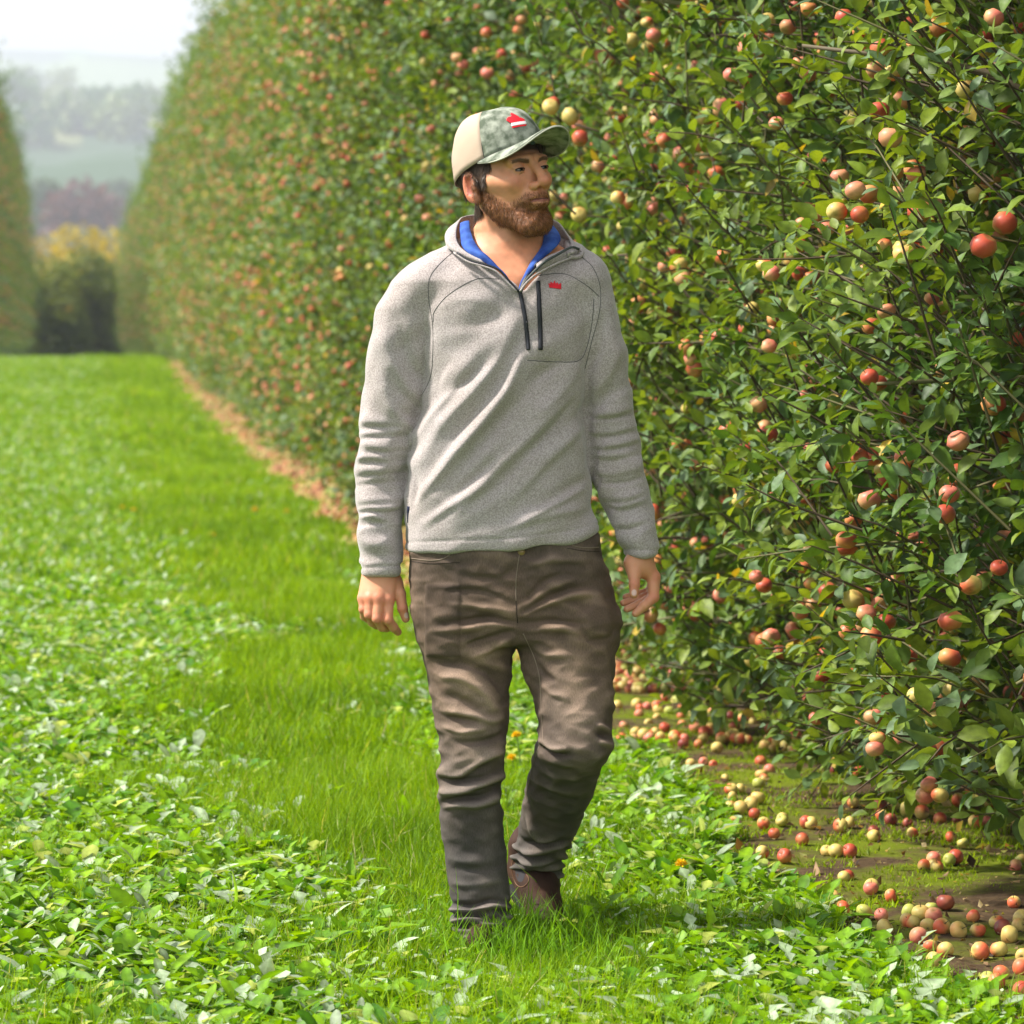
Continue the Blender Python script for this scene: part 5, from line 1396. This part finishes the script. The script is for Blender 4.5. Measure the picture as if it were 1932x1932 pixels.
def jeans():
    h = .0036
    P = grid((-.22, -.21, -.005), (.30, .37, .955), h)
    crotch = np.abs(P[..., 0] - (975 - 940) / 842)
    hips = loft(P, HP, 2.5, k=.02)
    arch = cone(P, S(974, 1300, -.4), S(974, 1300, .4), .0, .0)
    d = smin(loft(P, LL, 2.2, ztop=(1790 - 1150) / 842), loft(P, RL, 2.2, ztop=(1790 - 1150) / 842, k=.03), .004)
    d = smin(d, hips, .018)
    gap = ell(P, S(970, 1295, 0), (.004, .3, .075)); d = smax(d, -gap, .004)
    shin = smin(cone(P, S(1082, 1405, -.075), S(1058, 1480, .055), .080, .075), cone(P, S(1058, 1480, .055), S(1016, 1625, .255), .075, .059), .012)
    shin = smin(shin, cone(P, S(1016, 1625, .25), S(1012, 1655, .28), .059, .058), .008)
    d = smin(d, shin, .012)
    V, F = surface_nets(d, P[0, 0, 0], h); V = laplace(V, F, 3, .5); Nn = normals(V, F); st = []
    def add(c, w_, a, *pts): st.append(([c(*p) for p in pts], w_, a))
    # whiskers from the crotch
    for w_, a, pts in ((6, 5, [(1010, 590), (860, 560), (700, 590), (520, 600)]), (6, -5, [(1000, 560), (860, 530), (700, 545), (580, 560)]), (7, -6, [(1000, 600), (860, 640), (720, 690)]), (6, 5, [(990, 640), (880, 690), (740, 760)]),
                       (6, 4, [(1000, 500), (860, 470), (620, 450)]), (6, -4, [(990, 440), (800, 375), (560, 370)]), (7, 6, [(1030, 520), (1150, 460), (1330, 400), (1480, 400)]), (6, -7, [(1040, 500), (1150, 440), (1280, 380), (1440, 350)]),
                       (6, -6, [(1040, 560), (1200, 550), (1400, 570)]), (7, 5, [(1050, 610), (1220, 590), (1370, 620)]), (6, 4, [(1060, 470), (1180, 370), (1360, 300)]), (6, -5, [(1060, 430), (1170, 320), (1300, 270)]),
                       (7, 5, [(1110, 710), (1180, 740), (1300, 750)]), (5, -4, [(1120, 800), (1170, 860), (1240, 900)]), (6, 4, [(1140, 900), (1200, 960), (1300, 1000)]), (7, -4, [(1000, 240), (900, 300), (700, 290)]), (7, 4, [(1060, 240), (1200, 200), (1400, 210)]),
                       (9, -6, [(540, 790), (700, 800), (850, 860), (930, 960)]), (9, 6, [(560, 860), (700, 880), (820, 960), (880, 1080)]), (8, -5, [(560, 980), (680, 1000), (800, 1080)]), (8, 5, [(560, 1060), (700, 1080), (860, 1120), (940, 1100)])): add(c3, w_, a, *pts)
    for w_, a, pts in ((6, -7, [(300, 120), (420, 150), (560, 150)]), (6, 6, [(290, 190), (420, 230), (600, 210)]), (7, -8, [(380, 300), (500, 310), (640, 280), (720, 240)]), (7, 8, [(270, 520), (400, 540), (560, 440), (700, 360)]),
                       (6, -9, [(260, 560), (400, 580), (560, 560), (700, 500)]), (7, 8, [(255, 640), (400, 650), (560, 600), (700, 570)]), (6, -9, [(260, 730), (400, 700), (560, 690), (690, 620)]), (7, 7, [(265, 770), (400, 740), (560, 740), (690, 700)]),
                       (9, 3, [(320, 1100), (480, 1140), (640, 1110)]), (8, -3, [(320, 1180), (480, 1200), (640, 1190)]), (7, 3, [(340, 1280), (480, 1300), (700, 1270)]), (5, -8, [(350, 1440), (500, 1455), (620, 1410), (740, 1420)]), (5, 8, [(350, 1470), (500, 1490), (640, 1450), (740, 1460)]),
                       (5, -9, [(345, 1530), (500, 1500), (640, 1530), (740, 1500)]), (5, 8, [(360, 1560), (520, 1560), (640, 1580), (760, 1550)]), (5, -9, [(380, 1600), (520, 1600), (700, 1610)]), (5, 7, [(400, 1640), (520, 1630), (680, 1640)]),
                       (6, -9, [(960, 320), (1060, 400), (1180, 400)]), (6, 8, [(960, 290), (1050, 350), (1170, 350)]), (5, 7, [(1360, 180), (1450, 220)]), (5, -8, [(1370, 250), (1460, 270)]), (5, 7, [(1370, 300), (1460, 330)]),
                       (6, 6, [(860, 740), (900, 880), (960, 980), (1100, 1000)]), (6, -8, [(790, 960), (860, 1000), (960, 1030), (1140, 1000)]), (6, 7, [(780, 1000), (860, 1050), (980, 1080), (1150, 1040)]), (6, -7, [(790, 1050), (900, 1110), (1100, 1110)]), (6, 6, [(820, 1110), (920, 1160), (1090, 1160)]), (6, -5, [(860, 1180), (960, 1220), (1080, 1210)])): add(c4, w_, a, *pts)
    disp = folds(V, Nn, st) * 1.7 + .0020 * vnoise(V, 12, 91, 3)
    Q = pxy(V); fr = np.clip(.1 - Nn[:, 1] * 1.3, 0, 1)
    hem = sm(Q[:, 1], 1700, 1722) * (Q[:, 0] < 970) + sm(Q[:, 1], 1585, 1605) * (Q[:, 0] > 962) * (Q[:, 1] < 1680)
    disp += hem * .0065 * np.sin(Q[:, 1] * .33 + 2.2 * vnoise(V, 5, 97, 2)) * .9
    kn_ = np.exp(-((Q[:, 1] - 1470) / 60) ** 2) * (Q[:, 0] < 960); disp += kn_ * .004 * np.sin((Q[:, 1] + .25 * Q[:, 0]) * .16 + 2 * vnoise(V, 4, 98, 2))
    disp += .0022 * vnoise(V * [1, 1, 2.2], 9, 99, 2)
    A_ = np.array([[1, 0, .35], [0, 1, 0], [-.35, 0, 1]]); A2 = np.array([[1, 0, -.45], [0, 1, 0], [.45, 0, 1]])
    rg = 1 - 2.2 * np.abs(vnoise(V @ A_ * [1, 1, 2.6], 6.5, 101, 1)); rg2 = 1 - 2.2 * np.abs(vnoise(V @ A2 * [1, 1, 2.4], 8.5, 102, 1))
    wt = np.interp(Q[:, 1], [1030, 1100, 1250, 1400, 1500, 1560, 1690, 1720], [.3, .5, .4, .6, .6, .22, .22, .8])
    disp += wt * (.0030 * rg + .0020 * rg2)
    # phone in the pocket at the left, something rounder in the other
    bx = np.maximum(np.abs(Q[:, 0] - 836) - 28, 0); by = np.maximum(np.abs(Q[:, 1] - 1172) - 64, 0); rd = np.hypot(bx, by)
    phone = .0055 * np.clip(1 - rd / 7, 0, 1) ** .7 * fr
    g = np.exp(-(((Q[:, 0] - 1128) / 30) ** 2 + ((Q[:, 1] - 1165) / 34) ** 2) ** 2); disp += .012 * g * fr
    disp -= .004 * np.exp(-((seg_dist(Q, [c3(1380, 600), c3(1420, 660), c3(1540, 640)])[0]) / 6) ** 2) * fr
    V = V + Nn * (disp + phone)[:, None]; V = laplace(V, F, 1, .3)
    # faded and soiled denim: pigment worn off on thighs and ridges, brown dust over the thighs
    k = np.clip(.5 + .5 * vnoise(V, 5, 92, 3), 0, 1)
    fade = np.exp(-(((Q[:, 0] - 885) / 50) ** 2 + ((Q[:, 1] - 1340) / 150) ** 2)) + np.exp(-(((Q[:, 0] - 1085) / 46) ** 2 + ((Q[:, 1] - 1330) / 110) ** 2))
    fade = np.clip(fade * fr * 1.1 + np.clip((disp - .012 * g * fr) * 130, -.6, 1.0) * .8, 0, 1.7)[:, None]
    br = np.clip(np.interp(Q[:, 1], [1040, 1130, 1300, 1450, 1620], [.75, .95, .85, .5, .15]) + .3 * (k - .5), 0, 1)[:, None]
    C = np.array((.062, .056, .052)) * (1 - br) + np.array((.102, .069, .048)) * br
    C = C * (1 + 1.5 * fade) * (1 - .28 * (phone[:, None] > .002)) * (.82 + .36 * k[:, None])
    m = mat('brown_denim', rough=.85, spec=.2); nt_ = m.node_tree; b = nt_.nodes['Principled BSDF']
    a = N(m, 'ShaderNodeVertexColor'); a.layer_name = 'tint'; tc_ = N(m, 'ShaderNodeTexCoord')
    mp_ = N(m, 'ShaderNodeMapping'); mp_.inputs['Scale'].default_value = (700, 700, 110); nt_.links.new(tc_.outputs['Object'], mp_.inputs[0])
    n1 = N(m, 'ShaderNodeTexNoise'); n1.inputs['Scale'].default_value = 1; n1.inputs['Detail'].default_value = 3; nt_.links.new(mp_.outputs[0], n1.inputs['Vector'])
    r1 = N(m, 'ShaderNodeMapRange'); r1.inputs[1].default_value = .3; r1.inputs[2].default_value = .7; r1.inputs[3].default_value = .76; r1.inputs[4].default_value = 1.26; nt_.links.new(n1.outputs[0], r1.inputs[0])
    x = N(m, 'ShaderNodeMixRGB'); x.blend_type = 'MULTIPLY'; x.inputs[0].default_value = 1; nt_.links.new(a.outputs[0], x.inputs[1]); nt_.links.new(r1.outputs[0], x.inputs[2]); nt_.links.new(x.outputs[0], b.inputs['Base Color'])
    bu = N(m, 'ShaderNodeBump'); bu.inputs['Strength'].default_value = .4; bu.inputs['Distance'].default_value = .0012; nt_.links.new(n1.outputs[0], bu.inputs['Height']); nt_.links.new(bu.outputs[0], b.inputs['Normal'])
    M['denim'] = m
    return obj('jeans', new_mesh('jeans', V, F, C), m, MAN), V, F
JEANS, JV, JF = jeans()
JB = BVHTree.FromPolygons([tuple(v) for v in JV], [tuple(int(i) for i in f) for f in JF])
M['stitch'] = mat('denim_stitch', (.20, .155, .115), .8, .2); M['stitch_dark'] = mat('dark_stitch', (.030, .022, .017), .9, .2)
for nm, pts, r_, m_ in (('fly_seam', [(1020, 165), (1008, 240), (1000, 320), (1000, 430)], .0012, 'stitch'), ('pocket_edge', [(402, 188), (500, 200), (580, 192), (632, 160), (650, 140)], .0013, 'stitch'), ('pocket_edge', [(400, 205), (500, 218), (600, 215), (680, 212)], .0009, 'stitch_dark'),
                        ('pocket_edge', [(1285, 85), (1330, 118), (1400, 128), (1472, 125)], .0013, 'stitch'), ('pocket_edge', [(1290, 130), (1380, 145), (1475, 150)], .0009, 'stitch_dark'),
                        ('inseam', [(1042, 620), (1075, 690), (1105, 760), (1130, 850), (1140, 950), (1145, 1060), (1150, 1150), (1155, 1270)], .0010, 'stitch'), ('crotch_seam', [(1000, 430), (1004, 500), (1010, 560)], .0012, 'stitch_dark')):
    piping(nm, [c3(*p) for p in pts], r_, M[m_], JEANS, JB)
piping('inseam', [c4(*p) for p in ((960, 330), (920, 450), (885, 600), (870, 700))], .0011, M['stitch'], JEANS, JB)
P_ = cast(*c3(1030, 152), JB, .001)
if P_ is not None:
    v, f = tube([P_ + [0, .004, 0], P_, P_ - [0, .0035, 0]], [.0085, .0085, .006], 12); obj('button', new_mesh('button', v, f), mat('brass_button', (.25, .16, .06), .35, .6), JEANS)

# ------------------------------------------------------------------ boots
M['leather'] = mat('brown_leather', rough=.75, spec=.2, attr=False); noise_color(M['leather'], (.018, .008, .005), (.065, .030, .018), 18, .35, .7); bump(M['leather'], 120, .4, .002)
M['sole'] = mat('boot_sole', (.012, .010, .009), .8, .2)
def boot_trailing():
    h = .003; P = grid((.0, .08, -.02), (.19, .42, .26), h)
    ank = S(1008, 1640, .285); heel = S(1003, 1668, .345); ball = S(1024, 1722, .205); toe = S(1034, 1745, .150); ins = S(1016, 1680, .235)
    d = smin(cone(P, S(1005, 1600, .27), ank, .056, .056), cone(P, ank, heel, .054, .040), .02)
    d = smin(d, cone(P, ank, ins, .052, .046), .03); d = smin(d, cone(P, ins, ball, .046, .043), .02); d = smin(d, cone(P, ball, toe, .043, .034), .02)
    V, F = surface_nets(d, P[0, 0, 0], h); V = laplace(V, F, 2); Nn = normals(V, F); V += Nn * (.002 * vnoise(V, 14, 95, 2))[:, None]
    b = obj('boot', new_mesh('boot', V, F), M['leather'], MAN); tag(b, 'brown leather boot pushing off behind on its toe')
    B = BVHTree.FromPolygons([tuple(v) for v in V], [tuple(int(i) for i in f) for f in F])
    tan = mat('boot_stitch', (.14, .065, .03), .7)
    for nm, pts in (('gusset_seam', [(790, 1090), (770, 1180), (800, 1290), (850, 1310), (890, 1260), (850, 1190), (810, 1120)]),):
        Pp = drape([c4(*p) for p in pts], B, .0005, 24)
        if len(Pp) > 5: v, f = tube(Pp, .0013, 5); obj(nm, new_mesh(nm, v, f), tan, b)
    gu = [cast(*c4(830 + 34 * math.cos(a) * 1.0, 1205 + 74 * math.sin(a)), B, .0008) for a in np.linspace(0, 6.283, 16, endpoint=False)]
    if all(g is not None for g in gu):
        c = cast(*c4(830, 1205), B, .002); V2 = np.array([c] + gu); F2 = np.array([(0, 1 + i, 1 + i + 1, 1 + (i + 2) % 16) for i in range(0, 15, 2)])
        obj('elastic_gusset', new_mesh('elastic_gusset', V2, F2), mat('elastic', (.035, .032, .036), .9), b)
    ds = smin(cone(P, heel + [0, .0, -.045], ball + [0, .012, -.040], .020, .022), cone(P, ball + [0, .012, -.040], toe + [0, -.002, -.030], .022, .020), .01)
    q = P.copy(); q[..., 0] = (q[..., 0] - ball[0]) * .5 + ball[0]
    ds = smin(cone(q, heel + [0, .03, -.025], ball + [0, .02, -.036], .017, .018), cone(q, ball + [0, .02, -.036], toe + [0, -.002, -.026], .018, .016), .01)
    V, F = surface_nets(ds, P[0, 0, 0], h); V = laplace(V, F, 2); obj('sole', new_mesh('sole', V, F), M['sole'], b)
def boot_front():
    h = .0035; P = grid((-.12, -.22, -.02), (.04, .13, .16), h)
    an = S(908, 1752, -.0); d = smin(cone(P, an + [0, .01, .02], an + [0, .03, -.01], .046, .042), cone(P, an + [0, -.02, -.008], an + [-.004, -.135, -.020], .038, .030), .03)
    d = smax(d, -.0 - P[..., 2] + .004, .004)
    V, F = surface_nets(d, P[0, 0, 0], h); V = laplace(V, F, 2); b = obj('boot', new_mesh('boot', V, F), M['leather'], MAN); tag(b, 'brown leather boot planted in front, sunk in the grass')
    q = P.copy(); q[..., 0] = (q[..., 0] - an[0]) * .55 + an[0]
    ds = cone(q, [an[0], .045, .012], [an[0] - .003, -.15, .012], .022, .022); ds = np.maximum(ds, P[..., 2] - .020); ds = np.maximum(ds, -P[..., 2] - .0)
    V, F = surface_nets(ds, P[0, 0, 0], h); obj('sole', new_mesh('sole', V, F), M['sole'], b)
boot_trailing(); boot_front()
